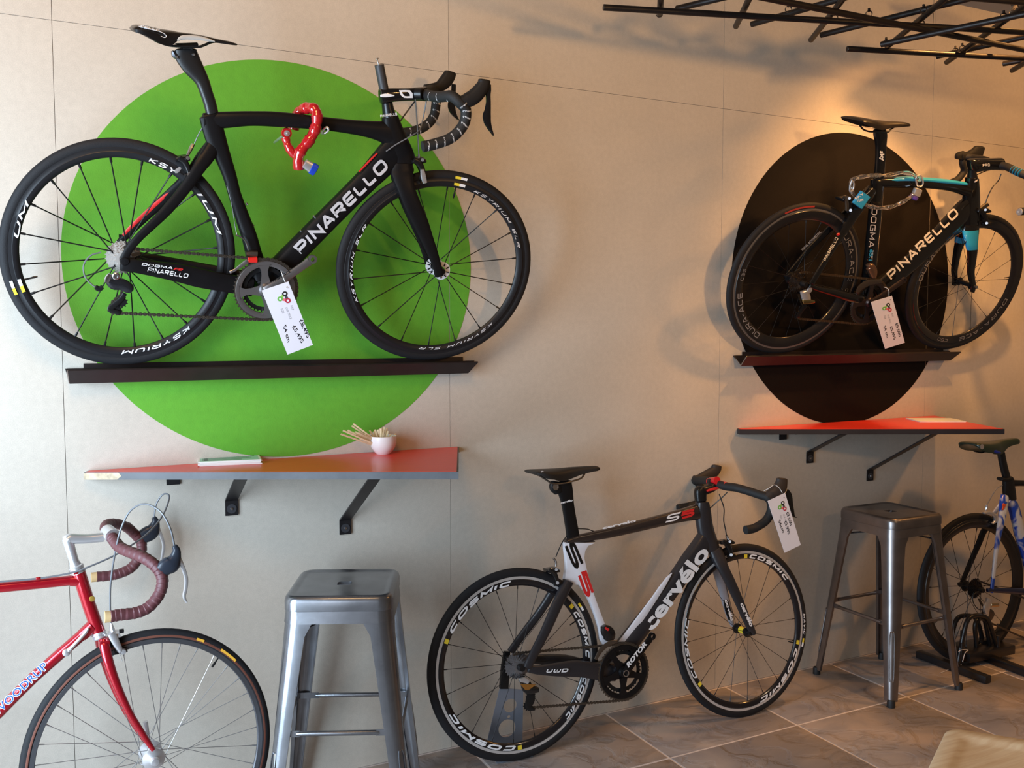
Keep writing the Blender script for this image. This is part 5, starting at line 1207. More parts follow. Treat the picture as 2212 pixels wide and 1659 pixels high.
mb = MB(); loft(mb, pB, zz((860, 620, 32), (910, 550, 32)), .05, .006, k=16, sup=8, cap_round=False); tg.add('fob', mb, mat('fob_blue', (.03, .33, .62), .35))
mb = MB()
for a, b, s_ in (((852, 585), (905, 552), 'SKY'), ((862, 600), (900, 590), 'TEAM')): put_text(mb, s_, line_fn(pB, zz(a)[0], zz(b)[0], 5, .0568), bold=.02)
tg.add('lettering', mb, m_white)
mb = MB(); px_tube(mb, pB, [(*q, .05) for q in zz((910, 556), (925, 545), (940, 530))], .0015, 6); tg.add('ring', mb, m_alu)

# ================================================================ bicycle C: black and white, standing on the floor
pC = Plane((1.4969, -.185, .3376), -.072, -.075)
TC = bk('road_bicycle', 'charcoal and white road bicycle standing on the stone floor between the stools', pC, (2.0, -.19, 0))
za, zy, zw = Zc(900, 980, .4092), Zc(1300, 980, .3617), Zc(1220, 1360, .10848)
m_char = mat('charcoal_paint', (.022, .021, .025), .38, coat=.15)
m_wp = mat('white_paint', (.74, .73, .78), .28, coat=.4)
m_brn = mat('dark_smoked_paint', (.026, .018, .016), .22, coat=.5)
mb = MB(); loft(mb, pC, [(1222, 1169, 5), (1245, 1164, 8), (1300, 1154, 10.5), (1350, 1143, 11.5), (1420, 1126, 12.5), (1470, 1114, 14), (1505, 1106, 17)], 0, [.014, .016, .018, .019, .019, .02, .021]); fr = TC.add('frame', mb, m_brn)
mb = MB(); loft(mb, pC, za((785, 470, 3), (800, 466, 8), (935, 462, 3)), 0, .012, k=8); TC.add('seat_cluster', mb, m_brn, parent=fr)
o = [za(q)[0] for q in ((772, 466), (935, 470), (900, 485), (884, 510), (878, 545), (890, 600), (905, 660), (930, 740), (958, 820), (985, 890), (1000, 930), (1018, 1000), (985, 1010), (965, 980), (958, 920), (940, 860), (915, 790), (885, 730), (850, 690), (815, 690), (782, 680), (775, 668), (786, 600), (784, 550), (777, 500))]
mb = MB(); pl_ = [np.array(q) for q in o]
fr_ = [pC.P(x, y, .0) for x, y in o]; ctr = sum(fr_)/len(fr_)
mb.rings([[p+pC.n*.0115 for p in fr_], [p+pC.n*.010 for p in fr_], [p-pC.n*.010 for p in fr_], [p-pC.n*.0115 for p in fr_]]); TC.add('seat_tube', mb, m_wp, parent=fr, bevel=.002, label='white seat tube panel with big black and red characters')
mb = MB(); loft(mb, pC, za((800, 672, 26), (768, 740, 28), (735, 810, 27), (705, 880, 26), (668, 960, 24), (632, 1030, 23), (600, 1095, 22), (585, 1130, 20)), [.010, .028, .042, .05, .056, .061, .065, .066], [.016, .013, .011, .01, .009, .008, .008, .007]); TC.add('seat_stay', mb, m_char, parent=fr)
mb = MB(); loft(mb, pC, za((790, 680, 22), (725, 720, 20), (680, 790, 20), (640, 850, 20), (595, 910, 20), (545, 975, 19), (495, 1045, 18)), [-.006, -.028, -.042, -.05, -.056, -.06, -.062], [.014, .012, .011, .01, .009, .008, .007]); TC.add('seat_stay', mb, m_char, parent=fr)
mb = MB(); loft(mb, pC, za((590, 1135, 20), (640, 1142, 24), (740, 1140, 36), (830, 1135, 44), (900, 1140, 45), (970, 1150, 48), (1040, 1150, 50)), [.062, .06, .053, .046, .04, .03, .01], [.008, .009, .010, .011, .012, .014, .02], sup=3.4); TC.add('chain_stay', mb, m_char, parent=fr)
mb = MB(); loft(mb, pC, za((520, 1080, 18), (640, 1085, 26), (780, 1100, 40), (900, 1130, 42), (1000, 1140, 45)), [-.062, -.055, -.046, -.035, -.01], [.008, .010, .012, .014, .018], sup=3.4); TC.add('chain_stay', mb, m_char, parent=fr)
cC = pC.P(*zw((1205, 865))[0], .062)-pC.n*.062
mb = MB(); mb.cyl(cC-pC.n*.04, cC+pC.n*.036, .03, 24); TC.add('bottom_bracket', mb, m_char, parent=fr)
mb = MB(); loft(mb, pC, zy((620, 505, 50), (585, 560, 52), (530, 635, 52), (471, 721, 50), (370, 860, 50), (281, 971, 50), (200, 1075, 50), (130, 1165, 50)), 0, [.02, .022, .022, .022, .022, .024, .028, .03], sup=3.4); TC.add('down_tube', mb, m_char, parent=fr)
mb = MB(); wpts = [zy(q)[0] for q in ((418, 712), (388, 738), (340, 800), (300, 858), (240, 938), (170, 1032), (102, 1122), (152, 1122), (215, 1035), (275, 950), (330, 865), (380, 785))]; plate(mb, pC, wpts, .0150, .0232); TC.add('white_wedge', mb, m_wp, parent=fr, bevel=.0012, label='white wedge on the upper side of the down tube')
mb = MB(); loft(mb, pC, zy((600, 290, 34), (603, 340, 42), (612, 420, 44), (628, 490, 46), (648, 550, 46), (655, 575, 42)), 0, .022); TC.add('head_tube', mb, m_char, parent=fr)
L_(TC, pC, fr, 'cervélo', (298, 1064), (648, 590), 31, .0245, m_white, zc=zy, kind='font', bold=.035)
L_(TC, pC, fr, 'cervelo', (5, 452), (205, 405), 5.5, .015, m_white, zc=zy, kind='font', bold=.04)
L_(TC, pC, fr, 'S', (372, 415), (455, 396), 16, .0215, m_white, zc=zy, sw=.2, shear=.5)
L_(TC, pC, fr, '5', (468, 393), (548, 374), 16, .0215, m_redp, zc=zy, sw=.28, shear=.4)
mb = MB()
def Sfn(A, B, h):
    return line_fn(pC, za(A)[0], za(B)[0], h, .0122)
put_text(mb, 'S', Sfn((776, 477), (832, 614), 24), 'stroke', sw=.24); TC.add('lettering', mb, m_blk, parent=fr, label='black letter running down the white panel')
mb = MB(); put_text(mb, '5', Sfn((847, 632), (893, 762), 21), 'stroke', sw=.27); TC.add('lettering', mb, m_redp, parent=fr, label='red figure running down the white panel')
L_(TC, pC, fr, 'UWD', (682, 1156), (795, 1154), 8, .0672, m_white, zc=za, sw=.26, gap=.3, shear=.4)
# seat post, saddle
mb = MB(); loft(mb, pC, za((775, 150, 42), (785, 200, 40), (796, 260, 33), (806, 320, 32), (818, 390, 33), (826, 445, 34)), 0, .011); sp = TC.add('seat_post', mb, mat('post_black', (.006, .006, .007), .25))
mb = MB(); loft(mb, pC, za((735, 150, 26), (733, 176, 33), (748, 205, 22)), 0, .013, k=14); TC.add('post_head', mb, m_blk, parent=sp)
mb = MB(); mb.lathe(pC.P(*za((734, 176))[0], .013), pC.n, [(.0005, 0), (.012, 0), (.012, .002), (.008, .002), (.008, .001), (.0005, .001)], 18); TC.add('clamp_bolt', mb, m_screw, parent=sp)
L_(TC, pC, sp, 'cervélo', (762, 265), (824, 250), 4.5, .0118, m_white, zc=za, kind='font', bold=.04)
zsa = lambda *p: [(900+q[0]*.4092, 980+q[1]*.4092, 980+q[2]*.4092, q[3]) for q in p]
sd = saddle(TC, pC, zsa((597, 92, 98, .05), (612, 85, 108, .062), (650, 83, 118, .066), (700, 80, 138, .055), (750, 76, 148, .04), (800, 71, 135, .028), (860, 67, 112, .021), (915, 64, 98, .018), (945, 64, 92, .016), (963, 72, 84, .008)), mat('saddle_matte', (.020, .018, .017), .5))
for sg in (1, -1):
    mb = MB(); px_tube(mb, pC, [(*q, sg*s) for q, s in zip(za((640, 110), (680, 135), (720, 158), (780, 155), (830, 143), (870, 128), (890, 100)), (.02, .022, .022, .022, .022, .016, .01))], .0034); TC.add('saddle_rail', mb, m_chain, parent=sd)
mb = MB(); put_text(mb, 'fi:zi:k', lambda u, v: pC.P(*za((655+85*u, 106+24*u-18*v))[0], .062-.018*u), bold=.03); TC.add('lettering', mb, m_white, parent=sd)
# fork
mb = MB(); loft(mb, pC, zy((672, 570, 40), (690, 610, 38), (725, 685, 32), (765, 765, 30), (800, 840, 28), (835, 920, 25), (868, 1000, 22), (893, 1050, 20), (908, 1078, 14)), [.004, .014, .034, .042, .045, .048, .05, .052, .053], [.02, .018, .013, .011, .01, .009, .008, .007, .007]); fk = TC.add('fork', mb, m_char)
mb = MB(); loft(mb, pC, zy((670, 600, 30), (685, 680, 28), (702, 740, 27), (722, 810, 26), (740, 880, 24), (757, 945, 21), (772, 1000, 15), (782, 1030, 10)), [-.004, -.034, -.042, -.045, -.048, -.05, -.052, -.053], [.018, .013, .011, .01, .009, .008, .007, .006]); TC.add('fork_blade', mb, mat('pale_grey_paint', (.30, .29, .32), .3, coat=.3), parent=fk, label='pale grey far fork blade')
mb = MB(); put_text(mb, 'cervélo', line_fn(pC, zy((826, 895))[0], zy((888, 1035))[0], 8, .0585), bold=.05); TC.add('lettering', mb, m_white, parent=fk)
mb = MB(); loft(mb, pC, zy((738, 872, 14), (752, 930, 18), (768, 990, 12)), [-.042, -.043, -.045], .0045, k=10); TC.add('black_panel', mb, m_blk, parent=fk)
mb = MB(); put_text(mb, 'cervélo', line_fn(pC, zy((733, 872))[0], zy((772, 1000))[0], 6.5, -.0365), bold=.05); TC.add('lettering', mb, m_white, parent=fk)
# wheels
wr = Wheel(pC, (922, 1291, 1226, 1645)); wf = Wheel(pC, (1457, 1742, 1174, 1550))
RW = build_wheel(TC, 'rear_wheel', wr, rim_in=.815, rim_out=.915, track=.885, n=20, cross=.5, ph=.25, sp_r=.0011, deep_w=.012, m_rim=mat('black_rim_gloss', (.010, .009, .011), .2, coat=.3))
FW = build_wheel(TC, 'front_wheel', wf, rim_in=.825, rim_out=.92, track=.89, n=20, ph=.05, sp_r=.0010, fl=(-.034, .034), fr=.05, deep_w=.012, m_rim=MATS['black_rim_gloss'])
hub(TC, FW, wf, [(.0005, -.056), (.009, -.056), (.010, -.04), (.020, -.036), (.020, -.031), (.012, -.028), (.012, .028), (.020, .031), (.020, .036), (.010, .04), (.009, .058), (.0005, .058)], m_blk)
mb = MB(); mb.lathe(wf.c+pC.n*.002, pC.n, [(.0124, -.014), (.0128, -.012), (.0128, .012), (.0124, .014)], 20); TC.add('hub_label', mb, m_yel, parent=FW)
hub(TC, RW, wr, [(.0005, -.066), (.008, -.066), (.009, -.045), (.024, -.036), (.024, -.03), (.012, -.024), (.012, .012), (.03, .014), (.03, .017), (.012, .018), (.012, .050), (.010, .066), (.0005, .066)], m_blk)
cassette(TC, RW, wr, m=mat('steel_cogs', (.26, .25, .26), .34, metal=.6), R0=.050, R1=.026)
for a0, a1 in ((151, 94), (34, -2), (-16, -48), (268, 208)):
    rim_text(TC, RW, wr, 'COSMIC', a0, a1, .827, .878, m_white, .0132, sw=.30, gap=.22, shear=.35)
for a0, a1 in ((83, 38), (-20, -75)):
    rim_text(TC, FW, wf, 'COSMIC', a0, a1, .835, .885, m_white, .0132, sw=.30, gap=.22, shear=.35)
rim_text(TC, FW, wf, 'COSMIC', 212, 165, .835, .885, m_white, .0132, sw=.24, gap=.22, shear=.35)
for wh, W_, A in ((wr, RW, (158, -88, 40)), (wf, FW, (88, -14, 219))):
    for a in A:
        rim_patch(TC, W_, wh, a, a-3.2, .835, .880, m_yel, .0134)
rim_patch(TC, RW, wr, 36, 33, .93, .955, m_yel, .0125); rim_patch(TC, RW, wr, 33, 30, .93, .955, m_white, .0125)
rim_patch(TC, FW, wf, -12, -15, .93, .955, m_yel, .0125); rim_patch(TC, FW, wf, -15, -18, .93, .955, m_white, .0125)
rim_text(TC, FW, wf, 'MAVIC', 6, -9, .93, .958, m_white, .0125, sw=.25, gap=.25, shear=.3)
for wh, W_, a in ((wr, RW, 26), (wf, FW, -17)):
    mb = MB(); mb.tube([wh.W(math.radians(a), .82), wh.W(math.radians(a), .74)], [.003, .002], 8); TC.add('valve', mb, m_blk, parent=W_)
# stem, bars
mb = MB(); loft(mb, pC, zy((590, 280, 30), (588, 250, 32), (590, 225, 34), (600, 208, 28)), 0, .019, k=16); stm = TC.add('stem', mb, m_blk)
mb = MB(); loft(mb, pC, zy((588, 228, 30), (620, 218, 26), (650, 205, 26), (665, 190, 30)), 0, .018, k=16); TC.add('stem_arm', mb, m_blk, parent=stm)
mb = MB(); loft(mb, pC, zy((628, 222, 6), (670, 210, 9), (712, 200, 6)), .02, .006, k=8); TC.add('red_flash', mb, m_redp, parent=stm)
mb = MB(); mb.tube([pC.P(*zy((642, 168))[0], -.03), pC.P(*zy((690, 160))[0], .02)], .016, 18); mb.tube([pC.P(*zy((715, 185))[0], .02), pC.P(*zy((745, 195))[0], .05)], .0165, 18); TC.add('red_bar_sleeve', mb, mat('gloss_red', (.60, .015, .02), .15, coat=.5), parent=stm, label='glossy red centre of the handlebar')
mb = MB(); pts = zy((680, 178), (745, 196), (800, 203), (870, 222), (940, 245), (990, 262), (1012, 300), (1008, 350), (980, 400), (930, 435), (895, 450), (858, 456)); wn = (0, .05, .09, .13, .17, .2, .2, .2, .2, .2, .2, .2)
mb.tube([pC.P(x, y, w) for (x, y), w in zip(pts, wn)], .0165, 14, smooth=4); hb = TC.add('handlebar', mb, m_tape)
mb = MB(); pts = zy((660, 172), (630, 160), (600, 158), (570, 158), (552, 165)); mb.tube([pC.P(x, y, w) for (x, y), w in zip(pts, (0, -.06, -.12, -.17, -.19))], .0160, 14, smooth=4)
pts = zy((560, 160), (600, 215), (600, 262), (570, 295), (520, 312), (455, 324)); mb.tube([pC.P(x, y, -.195) for (x, y) in pts], .0150, 14, smooth=4); TC.add('far_drop', mb, m_tape, parent=hb)
mb = MB(); loft(mb, pC, zy((985, 270, 28), (1010, 255, 38), (1040, 235, 42), (1062, 205, 38), (1072, 175, 32), (1075, 150, 30)), .2, [.014, .017, .018, .017, .015, .013], k=18); hd = TC.add('brake_hood', mb, mat('brown_hood_rubber', (.028, .022, .021), .6))
mb = MB(); loft(mb, pC, zy((1100, 220, 16), (1115, 250, 20), (1125, 300, 16), (1135, 345, 12), (1145, 372, 6), (1158, 380, 3)), .2, .006, k=10); TC.add('brake_lever', mb, m_gloss, parent=hd)
mb = MB(); loft(mb, pC, zy((548, 152, 22), (575, 155, 28), (620, 140, 36), (655, 118, 34), (680, 95, 28), (686, 72, 26)), -.195, .014, k=16); TC.add('brake_hood', mb, MATS['brown_hood_rubber'])
mb = MB(); px_tube(mb, pC, [(*q, w) for q, w in zip(zy((700, 240), (715, 280), (730, 330), (728, 400), (738, 450), (744, 485)), (.04, .045, .04, .02, .01, .01))], .0023); px_tube(mb, pC, [(*q, w) for q, w in zip(zy((750, 230), (720, 260), (680, 295), (648, 325)), (.05, .04, .02, .01))], .0022); TC.add('brake_cable', mb, m_cable)
mb = MB(); px_tube(mb, pC, [(*q, 0) for q in za((852, 396), (900, 398), (930, 408), (945, 412))], .002); px_tube(mb, pC, [(*q, 0) for q in za((800, 425), (770, 465), (745, 520), (735, 545))], .002); TC.add('gear_cable', mb, m_cable)
cl = caliper(TC, pC, *zy((748, 540))[0], 18, m_gloss)
mb = MB(); px_tube(mb, pC, [(*q, .012) for q in zy((744, 488), (750, 500), (755, 515))], .005, smooth=3); TC.add('barrel_adjuster', mb, m_screw, parent=cl)
cl = caliper(TC, pC, *za((722, 625))[0], 18, m_gloss)
mb = MB(); px_tube(mb, pC, [(*q, .012) for q in za((722, 550), (735, 570), (735, 595))], .0045, smooth=3); TC.add('barrel_adjuster', mb, m_screw, parent=cl)
# drivetrain
m_bring = mat('black_chainring', (.012, .011, .012), .3, metal=.5)
cr_ = crankset(TC, cC, .108, .045, zy((300, 1090))[0], m_bring, m_bring, arms=5, ph=.9, nt=52)
mb = MB(); put_text(mb, 'ROTOR', line_fn(pC, zw((1265, 760))[0], zw((1640, 290))[0], 9, .0745), bold=.05, shear=.3); TC.add('lettering', mb, m_white, parent=cr_)
mb = MB(); mb.lathe(cC+pC.n*.066, pC.n, [(.009, 0), (.0125, 0), (.0125, .003), (.009, .003)], 20, cyc=True); TC.add('spindle_ring', mb, m_screw, parent=cr_)
top = wr.c+pC.up*.047+pC.n*.030
ch = [top-pC.fw*.02-pC.up*.004, top, cC+pC.up*.104+pC.n*.045-pC.fw*.02]+arc_pts(cC, pC, .106, 90, -88, .045, 20)
dj = za((590, 1345))[0]
ch += [pC.P(dj[0]+10, dj[1]-2, .045), pC.P(*dj, .045), pC.P(dj[0]-5, dj[1]-12, .045), pC.P(dj[0]+2, dj[1]-26, .045), wr.c-pC.up*.048+pC.n*.035]
chain(TC, ch)
mb = MB(); loft(mb, pC, za((560, 1180, 14), (575, 1210, 26), (590, 1240, 30), (640, 1245, 14)), .056, .011, k=12); dr = TC.add('rear_derailleur', mb, m_gloss)
mb = MB(); loft(mb, pC, za((545, 1195, 10), (570, 1195, 16), (590, 1205, 12)), .066, .006, k=10); TC.add('pivot_plate', mb, m_alu, parent=dr)
mb = MB(); plate(mb, pC, za((545, 1215), (630, 1218), (590, 1248), (572, 1246)), .064, .0675); TC.add('link_plate', mb, mat('orange_gold_plate', (.75, .38, .10), .25, metal=.9), parent=dr, label='orange gold plate on the rear derailleur')
mb = MB()
for w in (.051, .039): loft(mb, pC, za((605, 1265, 20), (600, 1300, 24), (590, 1340, 16), (625, 1350, 6)), w, .0014, k=8)
TC.add('cage', mb, m_blk, parent=dr)
for q in za((602, 1280), (588, 1330)):
    mb = toothed(pC.P(*q, .045), pC.fw, pC.up, pC.n, .019, .004, 11, -.002, .002); TC.add('jockey_wheel', mb, m_blk, parent=dr)
mb = MB(); loft(mb, pC, za((985, 910, 14), (1000, 930, 32), (1015, 955, 34), (1010, 985, 22)), .04, .012, k=12); fd = TC.add('front_derailleur', mb, m_gloss)
mb = MB(); loft(mb, pC, za((995, 918, 6), (1012, 930, 8)), .05, .004, k=8); TC.add('red_cover', mb, m_redp, parent=fd)
mb = MB(); 
for w in (.053, .037): loft(mb, pC, za((1060, 990, 6), (1020, 1000, 12), (975, 1035, 12), (945, 1085, 8)), w, .0014, k=8)
TC.add('cage', mb, m_chain, parent=fd)
for x, y in zy((295, 875), (238, 952), (178, 1040)):
    mb = MB(); mb.lathe(pC.P(x, y, 0), pC.P(x-6, y-4, 0)-pC.P(x, y, 0), [(.0005, -.004), (.004, -.002), (.004, .004), (.0005, .006)], 8); TC.add('bottle_bolt', mb, m_blk, parent=fr)
HW3 = [('£7,000', .345, .60, .74, .74, .14), ('£3,995', .48, .73, .50, .50, .14), ('56cm', .42, .66, .20, .24, .13)]
(a, b, c, d) = zy((990, 282), (1094, 234), (1188, 545), (1091, 592))
tag(pC, .235, a, b, c, d, HW3, 'white price tag reading £7,000 tied to the charcoal and white bicycle',
    [[(*zy((968, 222))[0], .21), (*zy((1000, 206))[0], .222), (*zy((1030, 186))[0], .222), (*zy((1060, 205))[0], .228), (*zy((1078, 235))[0], .237)], [(*zy((1100, 195))[0], .19), (*zy((1104, 215))[0], .2), (*zy((1092, 240))[0], .237)]])
# metal display stand behind the rear wheel
S_ = Thing('bicycle_stand', 'grey steel plate stand with round holes holding the charcoal bicycle rear wheel', 'stand', pC.P(1090, 1607, -.09)*np.array([1, 1, 0]))
pS = Plane(pC.O-pC.n*.085, -.072, 0)
m_plate = mat('grey_stand_steel', (.30, .35, .44), .35, metal=.6)
out = [(1079, 1488), (1097, 1487), (1130, 1490), (1130, 1507), (1128, 1607), (1051, 1607), (1056, 1585), (1068, 1535)]
mb = MB(); o3 = [pS.P(*q) for q in out]
# plate with two real holes: strips around circles
def holed(mb, outline, holes, pl, th):
    bm = bmesh.new(); vs = [bm.verts.new(tuple(pl.P(*q))) for q in outline]; es = [bm.edges.new((vs[i], vs[(i+1) % len(vs)])) for i in range(len(vs))]
    for hx, hy, r in holes:
        c = pl.P(hx, hy); hv = [bm.verts.new(tuple(c+pl.fw*r*math.cos(a)+pl.up*r*math.sin(a))) for a in np.linspace(0, 2*PI, 24, endpoint=False)]
        es += [bm.edges.new((hv[i], hv[(i+1) % 24])) for i in range(24)]
    r = bmesh.ops.triangle_fill(bm, use_beauty=True, edges=es)
    bm.verts.index_update(); V = [np.array(v.co) for v in bm.verts]; F = [[v.index for v in f.verts] for f in bm.faces]; E = [tuple(v.index for v in e.verts) for e in bm.edges if len(e.link_faces) == 1]
    bm.free(); n = len(V)
    mb.add([v+pl.n*th for v in V]+[v-pl.n*th for v in V], [tuple(f) for f in F]+[tuple(i+n for i in f[::-1]) for f in F]+[(a, b, b+n, a+n) for a, b in E])
holed(mb, out, [(1095, 1573, .034), (1102, 1524, .026), (1099, 1548, .006)], pS, .0015); S_.add('upright_plate', mb, m_plate)
mb = MB(); b0 = pS.P(1051, 1607); b1 = pS.P(1128, 1607); fz = np.array([0, 0, -b0[2]+.002])
q0 = b0; q1 = b1; hh = q0[2]
mb.prism([q0+pS.n*.0015, q1+pS.n*.0015, (*(q1+pS.n*.10)[:2], max(.004, .004)), (*(q0+pS.n*.10)[:2], .004)], [q0-pS.n*.0015, q1-pS.n*.0015, (*(q1+pS.n*.10)[:2], .0005), (*(q0+pS.n*.10)[:2], .0005)])
S_.add('foot_plate', mb, m_plate)
mb = MB(); plate(mb, pS, [(1089, 1407), (1101, 1407), (1097, 1487), (1079, 1487), (1083, 1440)], -.008, .008); S_.add('axle_post', mb, m_blk, bevel=.002)
mb = MB(); mb.cyl(pS.P(1094, 1416, .0), wr.c-pC.n*.066, .008, 14); S_.add('axle_peg', mb, m_blk)
# ================================================================ bicycle D: red steel, lower left
pD = Plane((.25, -.30, .3405), .05, -.05)
TD = bk('road_bicycle', 'red steel road bicycle with maroon bar tape standing at the left under the shelf', pD, (.0, -.31, 0))
z0 = Zc(0, 1040, .373)
m_rd = mat('candy_red_paint', (.42, .006, .018), .22, metal=.45, coat=.8)
m_mar = mat('maroon_tape', (.115, .035, .040), .5, bump=.5, bscale=90)
m_cork = mat('tan_bar_plug', (.62, .42, .20), .7)
m_lh = mat('blue_black_hood', (.022, .028, .042), .32)
m_tan = mat('tan_sidewall', (.16, .05, .03), .6)
mb = MB(); px_tube(mb, pD, [(-420, 1300, 0), (-200, 1283, 0), (0, 1269, 0), (160, 1253, 0)], .0140, 20, smooth=2); fr = TD.add('frame', mb, m_rd)
mb = MB(); px_tube(mb, pD, [(*z0((455, 525))[0], 0), (*z0((510, 700))[0], 0), (*z0((572, 875))[0], 0)], .0178, 24, smooth=2); TD.add('head_tube', mb, m_rd, parent=fr)
mb = MB(); px_tube(mb, pD, [(*z0((520, 850))[0], 0), (*z0((200, 1130))[0], 0), (*z0((0, 1330))[0], 0), (*z0((-420, 1740))[0], 0)], .0156, 22, smooth=2); TD.add('down_tube', mb, m_rd, parent=fr)
for (a, b, r) in (((405, 575), (455, 573), .0150), ((470, 895), (535, 838), .0168)):
    mb = MB(); px_tube(mb, pD, [(*z0(a)[0], 0), (*z0(b)[0], 0)], [r, r+.002], 20, smooth=0); TD.add('lug', mb, m_rd, parent=fr)
cD = pD.P(*z0((-470, 1790))[0])
mb = MB(); mb.tube([pD.P(*z0((-470, 1790))[0]), pD.P(*z0((-640, 640))[0])], .0145, 16); TD.add('seat_tube', mb, m_rd, parent=fr)
mb = MB(); mb.cyl(cD-pD.n*.034, cD+pD.n*.034, .021, 20); TD.add('bottom_bracket', mb, m_rd, parent=fr)
for sg in (1, -1):
    rr = pD.L(-1.0, 0., .06*sg)
    mb = MB(); mb.tube([cD+pD.n*.02*sg, rr], [.012, .008], 12); TD.add('chain_stay', mb, m_rd, parent=fr)
    mb = MB(); mb.tube([pD.P(*z0((-620, 650))[0])+pD.n*.015*sg, rr], [.009, .007], 12); TD.add('seat_stay', mb, m_rd, parent=fr)
mb = MB(); put_text(mb, 'WOODRUP', line_fn(pD, (-8, 1548), (106, 1440), 17.5, .0162), bold=.05); TD.add('lettering', mb, m_white, parent=fr, label='white outline of the down tube lettering')
mb = MB(); put_text(mb, 'WOODRUP', line_fn(pD, (-6, 1546), (104, 1441), 15.5, .0166), bold=.0); TD.add('lettering', mb, mat('blue_print', (.03, .12, .45), .45), parent=fr, label='blue down tube lettering')
mb = MB(); c = pD.P(*z0((533, 680))[0], .0165); mb.lathe(c, pD.n, [(.0005, 0), (.008, .0), (.007, .0012), (.0005, .002)], 12); TD.add('head_badge', mb, mat('gold_badge', (.5, .3, .06), .4, metal=.6), parent=fr)
# headset, stem
for pts, r in ((((400, 0),), 0),):
    pass
mb = MB(); P = [pD.P(*z0(q)[0]) for q in ((430, 470), (437, 487), (440, 492), (446, 505), (447, 508), (455, 528))]; mb.tube(P, [.0135, .0155, .0195, .0195, .0175, .0195], 24); TD.add('headset', mb, m_alu)
mb = MB(); P = [pD.P(*z0(q)[0]) for q in ((566, 868), (571, 880), (573, 886), (577, 898), (580, 905))]; mb.tube(P, [.0175, .0205, .0175, .0205, .018], 24); TD.add('lower_headset', mb, m_alu)
mb = MB(); P = [pD.P(*z0(q)[0]) for q in ((436, 486), (415, 415), (395, 345), (397, 336), (410, 332), (500, 332), (600, 322))]; mb.tube(P, [.0125, .0128, .0140, .0155, .0150, .0135, .0135], 20, smooth=3); stm = TD.add('stem', mb, m_alu)
mb = MB(); mb.tube([pD.P(*z0((388, 326))[0]), pD.P(*z0((387, 314))[0])], [.0115, .0105], 16); TD.add('stem_bolt', mb, m_alu, parent=stm)
mb = MB(); mb.tube([pD.P(*z0((622, 290))[0], -.022), pD.P(*z0((655, 318))[0], .022)], .0205, 22); TD.add('bar_clamp', mb, m_alu, parent=stm)
pts = z0((650, 322), (668, 352), (700, 385), (760, 412), (820, 435), (875, 468), (918, 510), (940, 560), (935, 620), (905, 680), (850, 735), (780, 762), (700, 772), (640, 782)); wn = (.02, .045, .08, .12, .155, .18, .195, .2, .2, .2, .2, .2, .2, .2)
P = catmull([np.array([*pD.P(x, y, w)]) for (x, y), w in zip(pts, wn)], 14)
mb = MB(); mb.tube(P, [.0158*(1+.11*(((i/6.5) % 1)-.5)) for i in range(len(P))], 14); hb = TD.add('handlebar', mb, m_mar, label='maroon taped drop handlebar')
mb = MB(); e = pD.P(*z0((640, 782))[0], .2); e2 = pD.P(*z0((606, 785))[0], .2); mb.tube([e, e2], .0150, 16); TD.add('bar_plug', mb, m_cork, parent=hb)
pts = z0((622, 290), (610, 268), (625, 248), (670, 245), (730, 262), (775, 300), (815, 345), (820, 400), (800, 450), (760, 500), (700, 530), (640, 545), (560, 552)); wn = (-.02, -.05, -.09, -.13, -.17, -.195, -.2, -.2, -.2, -.2, -.2, -.2, -.2)
P = catmull([np.array([*pD.P(x, y, w)]) for (x, y), w in zip(pts, wn)], 14)
mb = MB(); mb.tube(P, [.0152*(1+.10*(((i/6.5) % 1)-.5)) for i in range(len(P))], 14); TD.add('far_drop', mb, m_mar, parent=hb)
mb = MB(); mb.tube([pD.P(*z0((562, 552))[0], -.2), pD.P(*z0((528, 556))[0], -.2)], .0146, 16); TD.add('bar_plug', mb, m_cork, parent=hb)
for (hood, lever, w) in (((( 935, 520, 42), (960, 495, 48), (995, 475, 50), (1015, 440, 34), (1022, 400, 24), (1010, 372, 16)), ((1035, 440, 14), (1060, 500, 13), (1078, 560, 12), (1075, 620, 11), (1066, 665, 10), (1080, 698, 7)), .2),
                         (((815, 325, 38), (845, 310, 44), (878, 290, 44), (895, 260, 32), (900, 230, 22), (890, 208, 14)), ((915, 270, 12), (935, 320, 11), (948, 370, 10), (942, 420, 9), (935, 455, 8)), -.2)):
    mb = MB(); loft(mb, pD, z0(*hood), w, [.013, .015, .015, .012, .010, .008], k=16); hd = TD.add('brake_hood', mb, m_lh)
    mb = MB(); loft(mb, pD, z0(*lever), w, .007, k=12); TD.add('brake_lever', mb, m_alu, parent=hd)
mb = MB(); px_tube(mb, pD, [(*z0(q)[0], w) for q, w in (((1010, 370), .2), ((985, 270), .21), ((930, 175), .2), ((840, 130), .16), ((760, 165), .12), ((710, 250), .1), ((680, 350), .085), ((655, 480), .05), ((640, 600), .03), ((638, 720), .012), ((642, 830), .0))], .0026, 10); TD.add('brake_cable', mb, m_gcable)
mb = MB(); px_tube(mb, pD, [(*z0(q)[0], w) for q, w in (((893, 206), -.2), ((905, 130), -.2), ((945, 75), -.19), ((980, 85), -.16), ((960, 160), -.12), ((920, 230), -.08), ((850, 305), -.04), ((760, 370), -.02), ((650, 435), .0), ((500, 500), .02), ((400, 532), .019), ((220, 562), .017), ((0, 580), .017), ((-300, 600), .017))], .0026, 10); TD.add('brake_cable', mb, m_gcable)
for q in ((222, 562), (440, 530)):
    mb = MB(); c = pD.P(*z0(q)[0], .016); mb.lathe(c, pD.fw, [(.0036, -.006), (.0044, -.004), (.0044, .004), (.0036, .006)], 12, cyc=True); TD.add('cable_clip', mb, m_rd, parent=fr)
